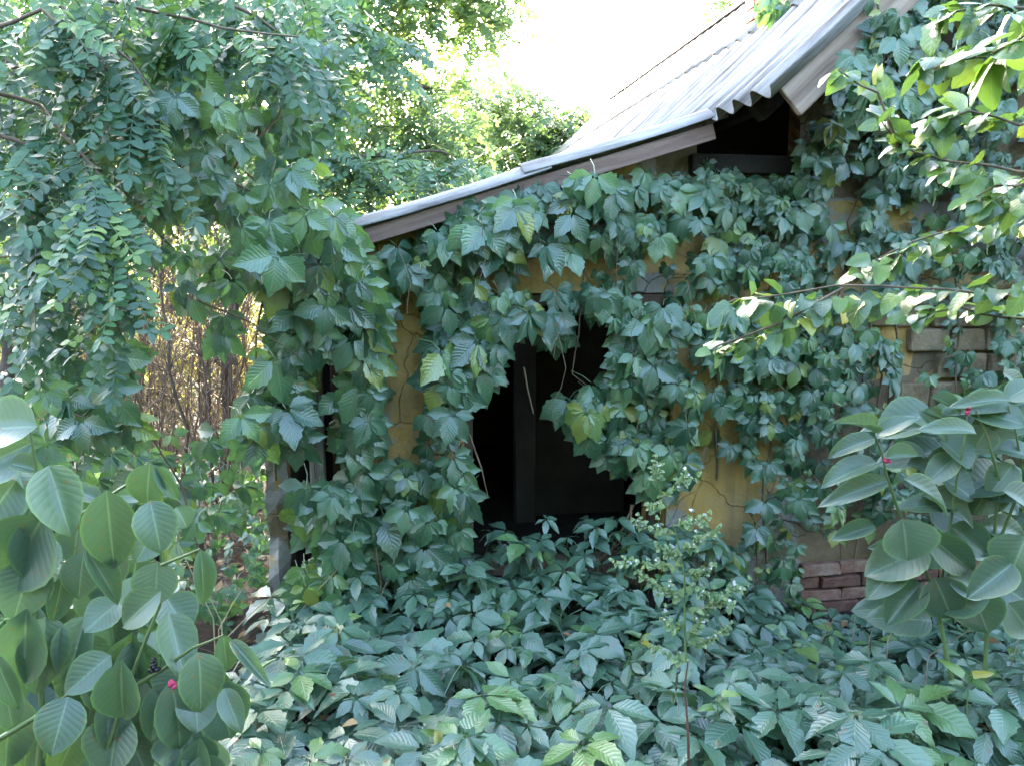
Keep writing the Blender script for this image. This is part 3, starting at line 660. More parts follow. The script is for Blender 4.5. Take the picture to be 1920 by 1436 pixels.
POLY_C = [(480, 600), (490, 450), (560, 400), (640, 395), (660, 470), (710, 560), (700, 760), (660, 880), (620, 700), (570, 690), (560, 860), (510, 900), (480, 820), (470, 700)]
Cn = thing('virginia_creeper', 'large-leaved creeper hanging from the left corner of the lower roof', 'creeper', house(-1.0, -.2, 0))
recs = wall_creeper(POLY_C, 150, .05, .5, 1.0)
recs += wall_creeper([(490, 450), (630, 395), (660, 470), (700, 560), (620, 600), (490, 600)], 55, .2, .6, 1.0)
recs += wall_creeper([(470, 700), (570, 700), (560, 900), (470, 860)], 45, .0, .3, .75)
recs += wall_creeper([(540, 900), (660, 880), (700, 1150), (560, 1120)], 60, .05, .4, .9)
leaves_on(Cn, recs, ME_CREEP, COARSE, M['creeper'])
stems(Cn, [[W(600, 1180, -.1), W(590, 900, -.12), W(600, 650, -.15), W(640, 460, -.25)], [W(520, 900, -.1), W(530, 700, -.15), W(560, 520, -.2), W(640, 440, -.25)], [W(490, 560, -.2), W(480, 680, -.2)], [W(690, 980, -.2), W(715, 1100, -.25), W(720, 1200, -.3)]], .006)
dcl = put('dry_leaf', ME_DRY, Cn, m4(frame(Vector((-.12, 0, 1)), OUT + HU * .5, .2), onwall(524, 625, -.3) - Cn.location)); dcl['label'] = 'pale brown withered leaf standing upright'

# ------------------------------------------------------------------ creeper on the ground
G = thing('ground_creeper', 'carpet of pale bluish creeper covering the ground before the house', 'creeper', (.6, 3.1, 0))
recs = []; pts = []
def gcover(x, y):
    px, py = px_of(Vector((x, y, .2)))
    if px < 360 - (py - 1436) * .5: return False
    return True
tries = 0
while len(pts) < 1180 and tries < 90000:
    tries += 1
    y = U(1.75, 4.05); x = U(-1.35, 3.0)
    pq = house(0, 0, 0); dep = (Vector((x, y, 0)) - HP).dot(HD)
    if dep > -.06 or abs(x) > .62 * y + .45 or not gcover(x, y): continue
    if any((x - a_) ** 2 + (y - b_) ** 2 < (.052 + .016 * (y < 3.0)) ** 2 for a_, b_ in pts[-500:]): continue
    pxg = px_of(Vector((x, y, .15)))[0]
    if dep > -.55 and 1490 < pxg < 1760 and rnd() < .75: continue
    pts.append((x, y))
    hgt = .17 + .12 * noise.noise(Vector((x * 1.6, y * 1.6, 7))) + .06 * noise.noise(Vector((x * 4, y * 4, 1))) + U(-.12, .11)
    if dep > -.35 and not 1450 < pxg < 1790: hgt += .08
    if x < -.75 and y > 3.0: hgt *= .55
    if pxg > 1380 and dep > -1.3: hgt *= .5
    z = ground_z(x, y) + max(.05, hgt); s = U(.085, .155) * float(np.interp(y, [2.2, 3.0, 3.6, 4.0], [1.36, 1.2, 1.02, .9]))
    nrm = Vector((U(-.42, .42), -.22 + U(-.42, .35), 1)); tip = Vector((U(-1, 1), -.35 + U(-1, .8), -.12))
    recs.append((s * (hgt + .25) / y, frame(tip, nrm, s), Vector((x, y, z))))
leaves_on(G, recs, ME_GROUND, FLAT[:8], M['ground_creeper'])
inv = G.location; run = []
for k in range(26):
    x, y = U(-1.1, 2.4), U(2.3, 3.7); an = U(0, 6.28); L = U(.4, .9)
    run.append([Vector((x, y, ground_z(x, y) + .02)), Vector((x + L * .5 * math.cos(an), y + L * .5 * math.sin(an), ground_z(x, y) + .08)), Vector((x + L * math.cos(an), y + L * math.sin(an), ground_z(x, y) + .03))])
stems(G, run, .004, name='runner')
# petioles holding the leaves up (too fine to count)
b = MB()
for sc_, m3, p in recs:
    q = Vector((p.x + U(-.06, .06), p.y + U(-.03, .08), ground_z(p.x, p.y))); b.tube([q - inv, (q.lerp(p, .6) + Vector((U(-.02, .02), .02, .02))) - inv, p - inv], .0022, 3)
b.build('petioles', M['greenstem'], G, kind='stuff')
# litter on the soil
items = []
LIT = [blade(1, .3, p_ovate, 3, 1, 0, U(-.3, .6), U(-.3, .4)) for _ in range(5)]
for _ in range(1700):
    y = U(1.8, 8.5); x = U(-.75, .75) * y; 
    if (Vector((x, y, 0)) - HP).dot(HD) > -.03 and x > -1.15: continue
    items.append((random.randrange(5), frame(Vector((U(-1, 1), U(-1, 1), U(-.2, .3))), Vector((U(-.5, .5), U(-.5, .5), 1)), U(.03, .09)), Vector((x, y, ground_z(x, y) + U(.008, .03)))))
lt = joined('leaf_litter', LIT, items, M['dryleaf']); lt['label'] = 'brown dead leaves littering the soil'

# ------------------------------------------------------------------ locust trees
def limb_tubes(parent, limbs, mat='bark', name='branch'):
    stems(parent, [l[0] for l in limbs[:0]], .01)
    for path, r in limbs: stems(parent, [path], r, mat, name, .05, 6)
def frond(p, size, d=None, droop=.6):
    tip = (Vector(d) if d is not None else Vector((U(-1, 1), U(-1, .6), 0))) + Vector((U(-.4, .4), U(-.4, .4), -droop + U(-.3, .3)))
    return frame(tip, Vector((U(-.5, .5), -.55 + U(-.5, .5), .8)), size)
T0 = thing('locust_tree', 'near locust tree with drooping feathery leaves at the left edge', 'tree', (-2.75, 2.9, 0))
limb_tubes(T0, [([(-2.75, 2.9, -.1), (-2.7, 2.95, 1.2), (-2.55, 3.0, 2.4), (-2.3, 3.1, 3.6)], .10)], name='trunk')
strands = [([(-40, 60, 2.5), (90, 30, 2.5), (190, 120, 2.5), (255, 200, 2.5), (300, 300, 2.55)], 22), ([(150, -20, 2.7), (300, 30, 2.7), (420, 60, 2.7), (560, 70, 2.8)], 20),
           ([(-30, 170, 2.6), (60, 200, 2.6), (120, 270, 2.5), (190, 330, 2.4), (230, 470, 2.35), (235, 650, 2.35)], 34), ([(-30, 380, 2.6), (60, 430, 2.6), (110, 520, 2.6), (130, 600, 2.6)], 18),
           ([(-20, 260, 2.5), (60, 300, 2.5), (80, 400, 2.5), (60, 520, 2.5)], 20), ([(60, -20, 2.6), (180, 60, 2.6), (250, 120, 2.6), (300, 220, 2.6)], 18), ([(-30, 480, 2.8), (70, 560, 2.8), (110, 680, 2.9)], 16),
           ([(-30, 100, 3.0), (120, 150, 3.0), (260, 250, 3.0), (330, 330, 3.0)], 18), ([(380, -20, 3.0), (480, 40, 3.0), (580, 110, 3.1), (640, 200, 3.2)], 18), ([(170, 340, 2.35), (200, 420, 2.3), (250, 540, 2.3)], 16)]
recs = []; limbs = []
for path, n in strands:
    P3 = [at(*q) for q in path]; limbs.append((P3, .007))
    for k in range(n):
        f_ = (k + rnd()) / n * (len(P3) - 1); i = min(int(f_), len(P3) - 2); p = P3[i].lerp(P3[i + 1], f_ - i)
        s = U(.17, .26); recs.append((s, frond(p, s, (U(-.8, .8), -.5, 0), .7), p))
leaves_on(T0, recs, ME_PIN, PINF, M['locust'])
rec2 = []
for (px, py, d, rp, n) in [(60, 120, 3.2, 150, 55), (220, 60, 3.4, 140, 55), (80, 350, 3.2, 130, 60), (40, 560, 3.2, 120, 50), (400, 120, 3.6, 130, 40), (200, 300, 3.6, 120, 35), (540, 90, 3.7, 110, 36), (330, 380, 3.8, 110, 26), (480, 260, 3.9, 110, 26), (110, 700, 3.3, 90, 26), (40, -10, 2.9, 120, 60), (230, -20, 3.0, 120, 60), (420, 0, 3.2, 110, 55), (560, 10, 3.4, 90, 40), (150, 120, 3.0, 120, 50)]:
    for _ in range(n):
        p = at(px + random.gauss(0, .55) * rp, py + random.gauss(0, .55) * rp, d + U(-.5, .5)); rnd() < .55 and rec2.append((random.randrange(len(PINF)), frond(p, U(.17, .27)), p - T0.location))
joined('foliage', PINF, rec2, M['locust'], T0)
limb_tubes(T0, limbs, 'twig')
limb_tubes(T0, [([(-2.4, 3.05, 3.0), at(60, 150, 3.0), at(250, 260, 3.1), at(430, 320, 3.3)], .016), ([(-2.6, 2.98, 2.0), at(-10, 310, 2.8), at(90, 345, 2.7), at(180, 280, 2.7)], .012), ([(-2.65, 2.95, 1.7), at(-10, 482, 2.5), at(80, 494, 2.5), at(165, 492, 2.55)], .006),
                ([(-2.45, 3.05, 2.8), at(20, 160, 3.2), at(200, 200, 3.3), at(250, 110, 3.3)], .012), ([(-2.55, 3.0, 2.3), at(60, 250, 3.0), at(140, 330, 3.0), at(240, 300, 3.0)], .010), ([at(250, 260, 3.1), at(300, 310, 3.2), at(400, 300, 3.3), at(480, 260, 3.4)], .008),
                ([at(150, 300, 3.2), at(240, 360, 3.4), at(330, 480, 3.6), at(360, 600, 3.8)], .012), ([at(200, 280, 3.4), at(420, 300, 3.6), at(560, 220, 3.8)], .010), ([at(0, 560, 3.4), at(100, 590, 3.4), at(220, 640, 3.5)], .008)], 'twig')
random.seed(11)
bt = []
for _ in range(34):
    a_ = at(U(-20, 480), U(120, 620), U(3.1, 4.0)); d_ = Vector((U(-.2, 1), U(-.3, .3), U(-.7, .7))) * U(.25, .6); bt.append(([a_, a_ + d_ * .5 + Vector((0, 0, U(-.05, .08))), a_ + d_], U(.002, .005)))
limb_tubes(T0, bt, 'twig', 'twig')

# creeper that has climbed the near locust
Lc = thing('virginia_creeper', 'grey-green creeper climbing through the locust branches above the corner', 'creeper', (-1.2, 3.2, 0))
recs = []
for (px, py, d, rx, ry, n, s0) in [(300, 60, 2.9, 80, 60, 16, .12), (370, 150, 2.9, 70, 60, 16, .13), (300, 200, 2.8, 80, 60, 16, .12), (420, 230, 2.9, 60, 80, 16, .11), (520, 130, 3.0, 60, 70, 14, .10), (560, 250, 3.0, 50, 80, 16, .10), (330, 320, 3.0, 70, 70, 16, .11), (430, 360, 3.0, 70, 60, 18, .12),
                               (530, 370, 3.0, 60, 45, 18, .13), (490, 460, 2.95, 55, 40, 12, .14), (590, 410, 2.95, 30, 35, 9, .15), (160, 760, 2.7, 60, 60, 14, .13), (210, 650, 2.6, 30, 60, 10, .14), (80, 730, 3.0, 70, 60, 10, .12), (430, 600, 3.3, 25, 30, 4, .13), (330, 480, 3.4, 70, 40, 16, .11), (420, 510, 3.3, 40, 40, 10, .12), (260, 510, 3.4, 40, 40, 8, .11), (430, 930, 3.9, 50, 80, 16, .09), (350, 850, 3.8, 50, 40, 8, .10), (200, 900, 3.6, 90, 50, 22, .11), (470, 1050, 3.7, 40, 60, 14, .09), (420, 1130, 3.4, 45, 40, 14, .08), (330, 880, 3.2, 60, 60, 8, .12), (230, 880, 3.0, 60, 40, 8, .12),
                               (420, 780, 3.2, 30, 25, 3, .14), (380, 960, 3.3, 50, 50, 8, .10), (60, 830, 3.0, 80, 50, 8, .12)]:
    for _ in range(n):
        p = at(px + random.gauss(0, .6) * rx, py + random.gauss(0, .6) * ry, d + U(-.25, .3)); s = s0 * U(.6, 1.15); tip, nrm = hang(.7, .6, .5); rnd() < .8 and recs.append((s, frame(tip, nrm, s), p))
leaves_on(Lc, recs, ME_CREEP, COARSE, M['creeper'])
stems(Lc, [[at(400, 1120, 3.3), at(330, 900, 3.2), at(230, 700, 2.8), at(220, 560, 2.7), at(280, 300, 2.9), at(300, 20, 2.9)], [at(240, 700, 2.8), at(150, 780, 2.7), at(90, 740, 2.9)], [at(280, 300, 2.9), at(420, 340, 3.0), at(560, 380, 3.0), at(640, 410, 3.0)], [at(420, 340, 3.0), at(520, 220, 3.0), at(560, 90, 3.0)]], .006)

# background locusts, sunlit from behind
def bg_tree(base, label, blobs, trunk_r, limbs, dens, size, mat='locust_far', name='locust_tree'):
    t = thing(name, label, 'tree', base)
    items = []; inv_ = Vector(base)
    for (px, py, d, rp) in blobs:
        c_ = at(px, py, d); r_ = rp / FPX * d
        for _ in range(int(dens * (rp / 100) ** 2)):
            v = Vector((random.gauss(0, .5), random.gauss(0, .6), random.gauss(0, .42))) * r_
            s = size * U(.7, 1.25); items.append((random.randrange(len(PINC)), frond(c_ + v, s, None, .35), c_ + v - inv_))
    joined('crown', PINC, items, M[mat], t)
    limb_tubes(t, [([base, Vector(base) + Vector((.05, 0, 1.2)), at(*limbs[0][0])], trunk_r)], name='trunk')
    limb_tubes(t, [([at(*q) for q in l], trunk_r * .35) for l in limbs])
    return t
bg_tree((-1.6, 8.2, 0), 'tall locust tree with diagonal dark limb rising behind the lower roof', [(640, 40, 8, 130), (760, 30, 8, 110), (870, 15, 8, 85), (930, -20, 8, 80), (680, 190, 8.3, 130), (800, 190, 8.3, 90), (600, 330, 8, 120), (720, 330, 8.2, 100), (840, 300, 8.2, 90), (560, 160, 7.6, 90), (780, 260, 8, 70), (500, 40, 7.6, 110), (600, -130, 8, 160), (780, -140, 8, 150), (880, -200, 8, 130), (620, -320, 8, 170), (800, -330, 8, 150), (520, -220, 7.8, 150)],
        .13, [[(640, 420, 8.2), (620, 200, 8.2), (600, 20, 8.2)], [(620, 20, 8.0), (700, 70, 8.0), (780, 150, 8.0), (830, 170, 8.0)], [(620, 200, 8.2), (700, 240, 8.2), (760, 240, 8.2)], [(630, 300, 8.2), (760, 290, 8.1), (850, 250, 8.0)]], 120, .30)
bg_tree((-2.3, 6.3, 0), 'slender locust spreading blue-green sprays just above the lower roof', [(620, 295, 5.6, 60), (700, 310, 5.6, 60), (790, 312, 5.7, 50), (860, 305, 5.8, 40), (660, 60, 5.8, 60), (590, 200, 5.6, 60), (720, 110, 6, 45), (560, 330, 5.6, 60), (600, 20, 5.8, 70)], .06,
        [[(520, 420, 6.1), (560, 280, 5.9), (600, 120, 5.8)], [(560, 300, 5.9), (680, 300, 5.7), (840, 290, 5.8)], [(590, 150, 5.8), (680, 110, 5.9), (740, 80, 6)]], 80, .26, mat='locust')
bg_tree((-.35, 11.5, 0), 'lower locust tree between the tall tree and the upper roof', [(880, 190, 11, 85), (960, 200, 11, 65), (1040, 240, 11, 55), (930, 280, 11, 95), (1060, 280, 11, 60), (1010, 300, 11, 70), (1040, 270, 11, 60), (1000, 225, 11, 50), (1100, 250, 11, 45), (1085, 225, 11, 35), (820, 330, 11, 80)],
        .12, [[(900, 400, 11.4), (905, 280, 11.3), (890, 180, 11.2)], [(905, 300, 11.3), (980, 240, 11.2), (1060, 240, 11)], [(905, 290, 11.3), (850, 220, 11.2)]], 210, .34)
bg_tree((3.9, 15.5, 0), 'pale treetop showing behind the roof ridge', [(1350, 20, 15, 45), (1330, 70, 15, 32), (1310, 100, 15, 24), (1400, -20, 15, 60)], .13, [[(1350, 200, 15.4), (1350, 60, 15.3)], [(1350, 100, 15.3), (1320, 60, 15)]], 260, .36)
bg_tree((-4.4, 7.0, 0), 'leafy tree standing behind the bare thicket', [(60, 120, 6.5, 150), (220, 180, 6.5, 150), (380, 220, 7, 130), (480, 330, 7, 110), (350, 400, 7, 90), (120, 330, 6.5, 140), (60, 470, 6.5, 110), (300, 60, 7, 150), (450, 100, 7, 120), (150, -120, 7, 180), (350, -150, 7.2, 180), (250, -330, 7.2, 180)], .14,
        [[(120, 500, 7.0), (160, 250, 6.9), (200, 40, 6.9)], [(160, 280, 6.9), (330, 190, 6.9), (430, 130, 6.9)], [(150, 330, 6.9), (300, 330, 6.9), (420, 380, 6.9)], [(140, 380, 6.9), (40, 280, 6.9)]], 90, .30)
bg_tree((-7.5, 9.5, 0), 'dense tree filling the far left corner behind the thicket', [(-120, 200, 9, 200), (60, 250, 9.5, 160), (-60, 450, 9, 160), (200, 420, 10, 130), (60, 20, 9, 160)], .16, [[(-180, 500, 9.4), (-160, 250, 9.3), (-140, 0, 9.3)], [(-160, 250, 9.3), (40, 160, 9.3)]], 90, .34)

random.seed(77)  # unseen trees behind the camera, added to block low-angle light
for i, (x, y, r_, zc, lab) in enumerate([(-4.2, -3.5, 1.9, 2.7, 'unseen broad tree added for shade behind the viewer on the side of the thicket'), (-1.2, -5.2, 2.1, 2.9, 'unseen tall tree added for shade straight behind the viewer'), (2.4, -4.6, 1.9, 2.7, 'unseen round tree added for shade behind the viewer on the side of the gable'), (5.6, -1.7, 1.9, 2.6, 'unseen tree added for shade across from the gable wall')]):
    t = thing('added_shade_tree', lab, 'tree', (x, y, 0)); items = []
    for _ in range(900):
        v = Vector((random.gauss(0, 1), random.gauss(0, 1), random.gauss(0, 1))).normalized() * (rnd() ** .4) * r_; items.append((random.randrange(len(PINC)), frond(v, U(.5, .8), None, .35), v + Vector((0, 0, zc))))
    joined('crown', PINC, items, M['locust'], t)
    limb_tubes(t, [([(x, y, -.1), (x + .05, y, 1.2), (x, y + .1, zc + .6)], .12)], name='trunk')
    limb_tubes(t, [([(x, y, 1.4), (x + c1 * .6, y + c2 * .5, zc), (x + c1, y + c2, zc + .6)], .045) for c1, c2 in ((1, .4), (-1, .3), (.2, -1), (-.3, 1))])

# ------------------------------------------------------------------ bare thicket lit from behind
random.seed(23)
for k in range(72):
    px = U(120, 470); d = U(5.0, 8.0); b0 = at(px, 800, d); b0.z = ground_z(b0.x, b0.y) - .05
    o = thing('sapling', 'thin bare stem in the golden thicket beside the house', 'sapling', b0, 'bare saplings of the thicket')
    lean = Vector((U(-.1, .45), U(-.2, .2), 0)); hgt = U(1.6, 2.7); n_ = 9; r_ = U(.004, .011) if rnd() < .8 else U(.012, .02)
    pts = [lean * (i / n_) ** 1.3 * hgt * .45 + Vector((noise.noise(Vector((k, i * .5, 0))) * .07, noise.noise(Vector((k, i * .5, 4))) * .07, hgt * i / n_)) for i in range(n_ + 1)]
    b = MB(); b.tube(pts, [r_ * (1 - .75 * i / n_) for i in range(n_ + 1)], 5); b.build('stem', M['twig'], o)
    b = MB()
    for q in range(30):
        i = random.randrange(2, n_); a_ = pts[i]; d_ = Vector((U(-.6, .6), U(-.5, .5), U(.25, .9))) * U(.18, .5); b.tube([a_, a_ + d_ * .5 + Vector((U(-.03, .03), 0, U(0, .04))), a_ + d_], [.005, .0035, .0015], 3)
    b.build('twigs', M['twig'], o, kind='stuff')
items = []
for _ in range(1500):
    px, d = U(-60, 560), U(8, 12); p = at(px, 700, d); p.z = ground_z(p.x, p.y) + abs(random.gauss(0, 1.0)) + U(0, .6); items.append((random.randrange(len(PINC)), frond(p, U(.25, .42), None, .3), p))
sh = joined('undergrowth', PINC, items, M['golden']); sh['label'] = 'sunlit yellow undergrowth glowing behind the thicket'
items = []
for _ in range(3800):
    x, y = U(-16, 9), U(15, 22); p = Vector((x, y, max(0, random.gauss(1.6, 1.3)))); items.append((random.randrange(len(PINC)), frond(p, U(.5, .8), None, .3), p))
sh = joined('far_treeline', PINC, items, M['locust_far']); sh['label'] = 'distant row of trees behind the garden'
items = []
for _ in range(1500):                     # low weeds at the foot of the thicket
    px, d = U(-60, 530), U(2.2, 6.5)
    if px > 330 and (d < 4.4 or rnd() < .5): continue
    p = at(px, 900, d)
    if (p - HP).dot(HD) > -.05 and (p - HP).dot(HU) > a0 - .05: continue
    p.z = ground_z(p.x, p.y) + U(.02, .28); items.append((random.randrange(len(COARSE)), frame(Vector((U(-1, 1), U(-1, .5), -.4)), Vector((U(-.4, .4), -.4, 1)), U(.05, .11)), p))
sh = joined('weeds', COARSE, items, M['creeper']); sh['label'] = 'low creeper seedlings under the thicket'

# ------------------------------------------------------------------ pokeweed
def poke_plant(name, label, base, leaves, d0, stemlist, racemes, seed, berry=None):
    random.seed(seed); t = thing(name, label, 'pokeweed', base); inv_ = Vector(base)
    for L in leaves:
        bx, by, tx, ty, w = L[:5]; d = d0 + (L[5] if len(L) > 5 else U(-.12, .12)); face = L[6] if len(L) > 6 else None
        p = at(bx, by, d); q = at(tx, ty, d - U(-.02, .08)); ln = (q - p).length; wd = w / FPX * d / 2
        toc = (EYE - p).normalized(); nrm = toc + Vector((U(-.3, .3), 0, U(.15, .55))) if face is None else Vector(face)
        # a blade turned from the camera shows narrower than it is
        m3 = frame(q - p, nrm, ln, 1.0); m3 = m3 @ Matrix.Diagonal((wd / ln * 1.2, 1.1, 1)); put('leaf', random.choice(ME_POKE), t, m4(m3, p - inv_))
    for path, r_ in stemlist: stems(t, [[at(*q) for q in path]], r_, 'greenstem', 'stem', .012, 6)
    for (px, py, d, ln, mat) in racemes:
        p = at(px, py, d); tip = Vector((U(-.03, .03), 0, 1)); b = MB(); b.tube([p - inv_, p - inv_ + tip * ln], .0025, 4)
        for k in range(34):
            f_ = rnd() ; c_ = p - inv_ + tip * ln * (.12 + .88 * f_) + Vector((U(-1, 1), U(-1, 1), 0)) * .008 * (1.2 - f_); r_ = .0045 * (1.15 - .5 * f_)
            b.tube([c_ - Vector((0, 0, r_)), c_ - Vector((0, 0, r_ * .4)), c_ + Vector((0, 0, r_ * .4)), c_ + Vector((0, 0, r_))], [r_ * .4, r_, r_, r_ * .4], 5)
        b.build('raceme', M[mat], t)
    return t
LL = [(70, 800, -40, 800, 95), (60, 830, -50, 880, 85), (85, 962, 10, 1088, 130), (92, 872, 128, 992, 78), (200, 918, 212, 1062, 84), (282, 868, 268, 952, 62, -.05), (290, 872, 333, 935, 24, -.05), (290, 878, 312, 915, 30, .03), (282, 938, 300, 1025, 68), (292, 985, 262, 1042, 60, .05), (296, 1052, 290, 1128, 72, .04), (302, 1108, 224, 1170, 58, -.05),
      (318, 1150, 345, 1258, 62), (372, 1222, 384, 1328, 76, -.06), (228, 1236, 226, 1348, 76, -.06), (320, 1275, 352, 1402, 84, .06), (128, 1306, 98, 1404, 78, -.05), (50, 1140, 44, 1270, 84, .02), (60, 1050, 28, 1152, 88, .06), (208, 1228, 126, 1290, 60, .05), (160, 1030, 224, 1116, 44, .0), (418, 1188, 428, 1262, 40, .0), (432, 1200, 495, 1268, 24, .0), (376, 1030, 386, 1126, 36, .02),
      (86, 1156, 72, 1284, 78, .1), (-10, 1225, 26, 1330, 40, -.1), (118, 1078, 102, 1160, 40, .08), (224, 1128, 164, 1172, 58, .08), (30, 900, -30, 980, 80, .1), (140, 900, 150, 980, 60, .12), (250, 1200, 262, 1290, 70, .14), (160, 1190, 180, 1260, 60, .15), (250, 1390, 170, 1450, 70, .1), (20, 1300, 10, 1440, 90, .15), (420, 1290, 445, 1360, 40, .05), (330, 950, 350, 985, 40, .0), (20, 870, 75, 880, 34, .05), (120, 1200, 150, 1330, 60, .2), (60, 1330, 40, 1450, 70, .2), (210, 1360, 250, 1450, 80, .2), (360, 1380, 390, 1450, 60, .1), (190, 940, 150, 920, 30, .1), (270, 930, 215, 925, 26, .06)]
for _ in range(110):
    bx_, by_ = U(-20, 400), U(880, 1420)
    if bx_ > 120 + (by_ - 860) * .75: continue
    LL.append((bx_, by_, bx_ + U(-45, 45), by_ + U(60, 120), U(50, 90), U(.06, .6)))
PL = poke_plant('pokeweed', 'large pokeweed with broad oval leaves at the lower left', (-1.12, 1.7, 0), LL, 1.72,
    [([(60, 1560, 1.8), (80, 1340, 1.8), (60, 1100, 1.8), (95, 1000, 1.78), (180, 950, 1.75), (275, 885, 1.7)], .009), ([(-60, 1420, 1.75), (80, 1335, 1.75), (130, 1300, 1.72)], .008), ([(150, 1560, 1.8), (230, 1300, 1.78), (300, 1130, 1.78), (300, 1000, 1.76)], .007), ([(230, 1300, 1.8), (300, 1260, 1.78), (360, 1215, 1.74), (420, 1190, 1.7)], .006), ([(300, 1060, 1.75), (350, 1040, 1.74), (376, 1028, 1.73)], .004), ([(60, 1000, 1.78), (70, 880, 1.75), (55, 800, 1.74)], .006), ([(228, 1300, 1.8), (225, 1236, 1.74)], .004)],
    [(48, 790, 1.7, .035, 'pinkflower'), (322, 1288, 1.68, .016, 'pinkflower'), (290, 1260, 1.75, .035, 'blackberry')], 31)
RLs = [(1645, 868, 1556, 890, 42), (1664, 902, 1566, 926, 36), (1694, 898, 1790, 946, 46), (1640, 822, 1566, 842, 34), (1640, 812, 1600, 778, 24), (1645, 815, 1705, 778, 30), (1660, 820, 1720, 800, 26), (1692, 972, 1705, 1046, 92), (1735, 998, 1835, 1078, 56), (1702, 1046, 1634, 1108, 56), (1752, 1082, 1788, 1158, 78), (1728, 1092, 1668, 1160, 60, .1), (1898, 1056, 1826, 1112, 60), (1925, 1004, 1893, 1076, 84),
       (1792, 855, 1744, 896, 42), (1830, 812, 1758, 786, 32), (1848, 796, 1802, 748, 28), (1895, 752, 1812, 740, 26), (1868, 842, 1960, 846, 40), (1852, 800, 1832, 836, 52), (1800, 950, 1700, 940, 40, .1), (1660, 860, 1720, 850, 30), (1735, 860, 1690, 830, 30, .1), (1760, 790, 1740, 770, 26, .1), (1885, 750, 1940, 715, 40), (1900, 780, 1960, 790, 40), (1860, 900, 1830, 960, 60), (1880, 920, 1950, 960, 60), (1840, 985, 1930, 1000, 50, .1), (1820, 1100, 1850, 1180, 80, .15), (1640, 985, 1570, 1005, 30, .1), (1790, 830, 1840, 870, 36, .1), (1890, 1130, 1940, 1190, 70, .1), (1745, 745, 1800, 770, 24, .05), (1700, 870, 1760, 880, 34, .1), (1900, 870, 1860, 920, 50, .05), (1880, 700, 1930, 740, 40, .1), (1780, 985, 1860, 1040, 56, .12), (1730, 930, 1830, 965, 46, .1), (1880, 1010, 1800, 1040, 56, .15), (1690, 800, 1640, 790, 24, .05), (1720, 770, 1780, 815, 30, .08)]
for _ in range(42):
    bx_, by_ = U(1720, 1940), U(720, 1170); sg_ = random.choice((-1, 1)); RLs.append((bx_, by_, bx_ + sg_ * U(55, 105), by_ + U(-25, 42), U(44, 84), U(.02, .5)))
upf = []
for L in RLs:
    L = list(L) + ([U(-.15, .15)] if len(L) < 6 else [])
    if L[1] < 960: L.append((U(-.2, .2), -.62 + U(-.15, .1), .75))
    upf.append(tuple(L))
PR = poke_plant('pokeweed', 'pokeweed with spreading oval leaves and pink raceme at the right edge', (1.75, 2.75, 0), upf, 2.6,
    [([(1800, 1350, 2.75), (1760, 1120, 2.7), (1690, 970, 2.65), (1660, 890, 2.6), (1640, 815, 2.58)], .009), ([(1840, 1350, 2.75), (1860, 1050, 2.7), (1875, 900, 2.65), (1850, 820, 2.6), (1830, 770, 2.6)], .009), ([(1860, 1050, 2.7), (1920, 900, 2.65), (1890, 760, 2.6)], .007), ([(1760, 1120, 2.7), (1790, 950, 2.65), (1810, 800, 2.6), (1813, 770, 2.6)], .006), ([(1860, 1050, 2.7), (1900, 1045, 2.65)], .004)],
    [(1815, 778, 2.58, .05, 'pinkflower'), (1663, 868, 2.56, .03, 'pinkflower')], 37)

# ------------------------------------------------------------------ flowering mint in front of the doorway
random.seed(41)
MT = thing('mint_plant', 'tall pale flowering mint stalk standing before the doorway', 'mint', (.52, 2.28, 0)); inv = MT.location
main = [Vector((.52, 2.28, 0)), at(1296, 1436, 2.28), at(1290, 1240, 2.3), at(1285, 1080, 2.32), at(1268, 1000, 2.33), at(1240, 930, 2.34), at(1224, 868, 2.35)]
stems(MT, [main[:3]], .0058, 'redstem', 'stem', .022, 6); stems(MT, [main[2:]], .0036, 'greenstem', 'stem', .01, 6)
ML = [blade(1, .42, p_ovate, 4, 1, .12, U(.2, .8), U(-.2, .5), .04, U(0, 6)) for _ in range(6)]
FLO = [blade(1, .5, p_oval, 2, 1, 0, U(.3, .9), .3) for _ in range(3)]
brs = [((1290, 1240), (1235, 1215), .3), ((1288, 1200), (1330, 1140), .5), ((1286, 1150), (1375, 1108), .9), ((1285, 1120), (1215, 1085), .8), ((1285, 1090), (1375, 1130), .7), ((1280, 1060), (1185, 1050), .9), ((1275, 1030), (1345, 990), .9), ((1268, 1000), (1210, 985), .6), ((1262, 985), (1330, 960), .5), ((1250, 950), (1215, 945), .5), ((1240, 930), (1272, 905), .5), ((1234, 905), (1226, 868), .8), ((1285, 1180), (1240, 1160), .6), ((1288, 1210), (1360, 1180), .5), ((1283, 1075), (1340, 1060), .6), ((1278, 1045), (1230, 1020), .6)]
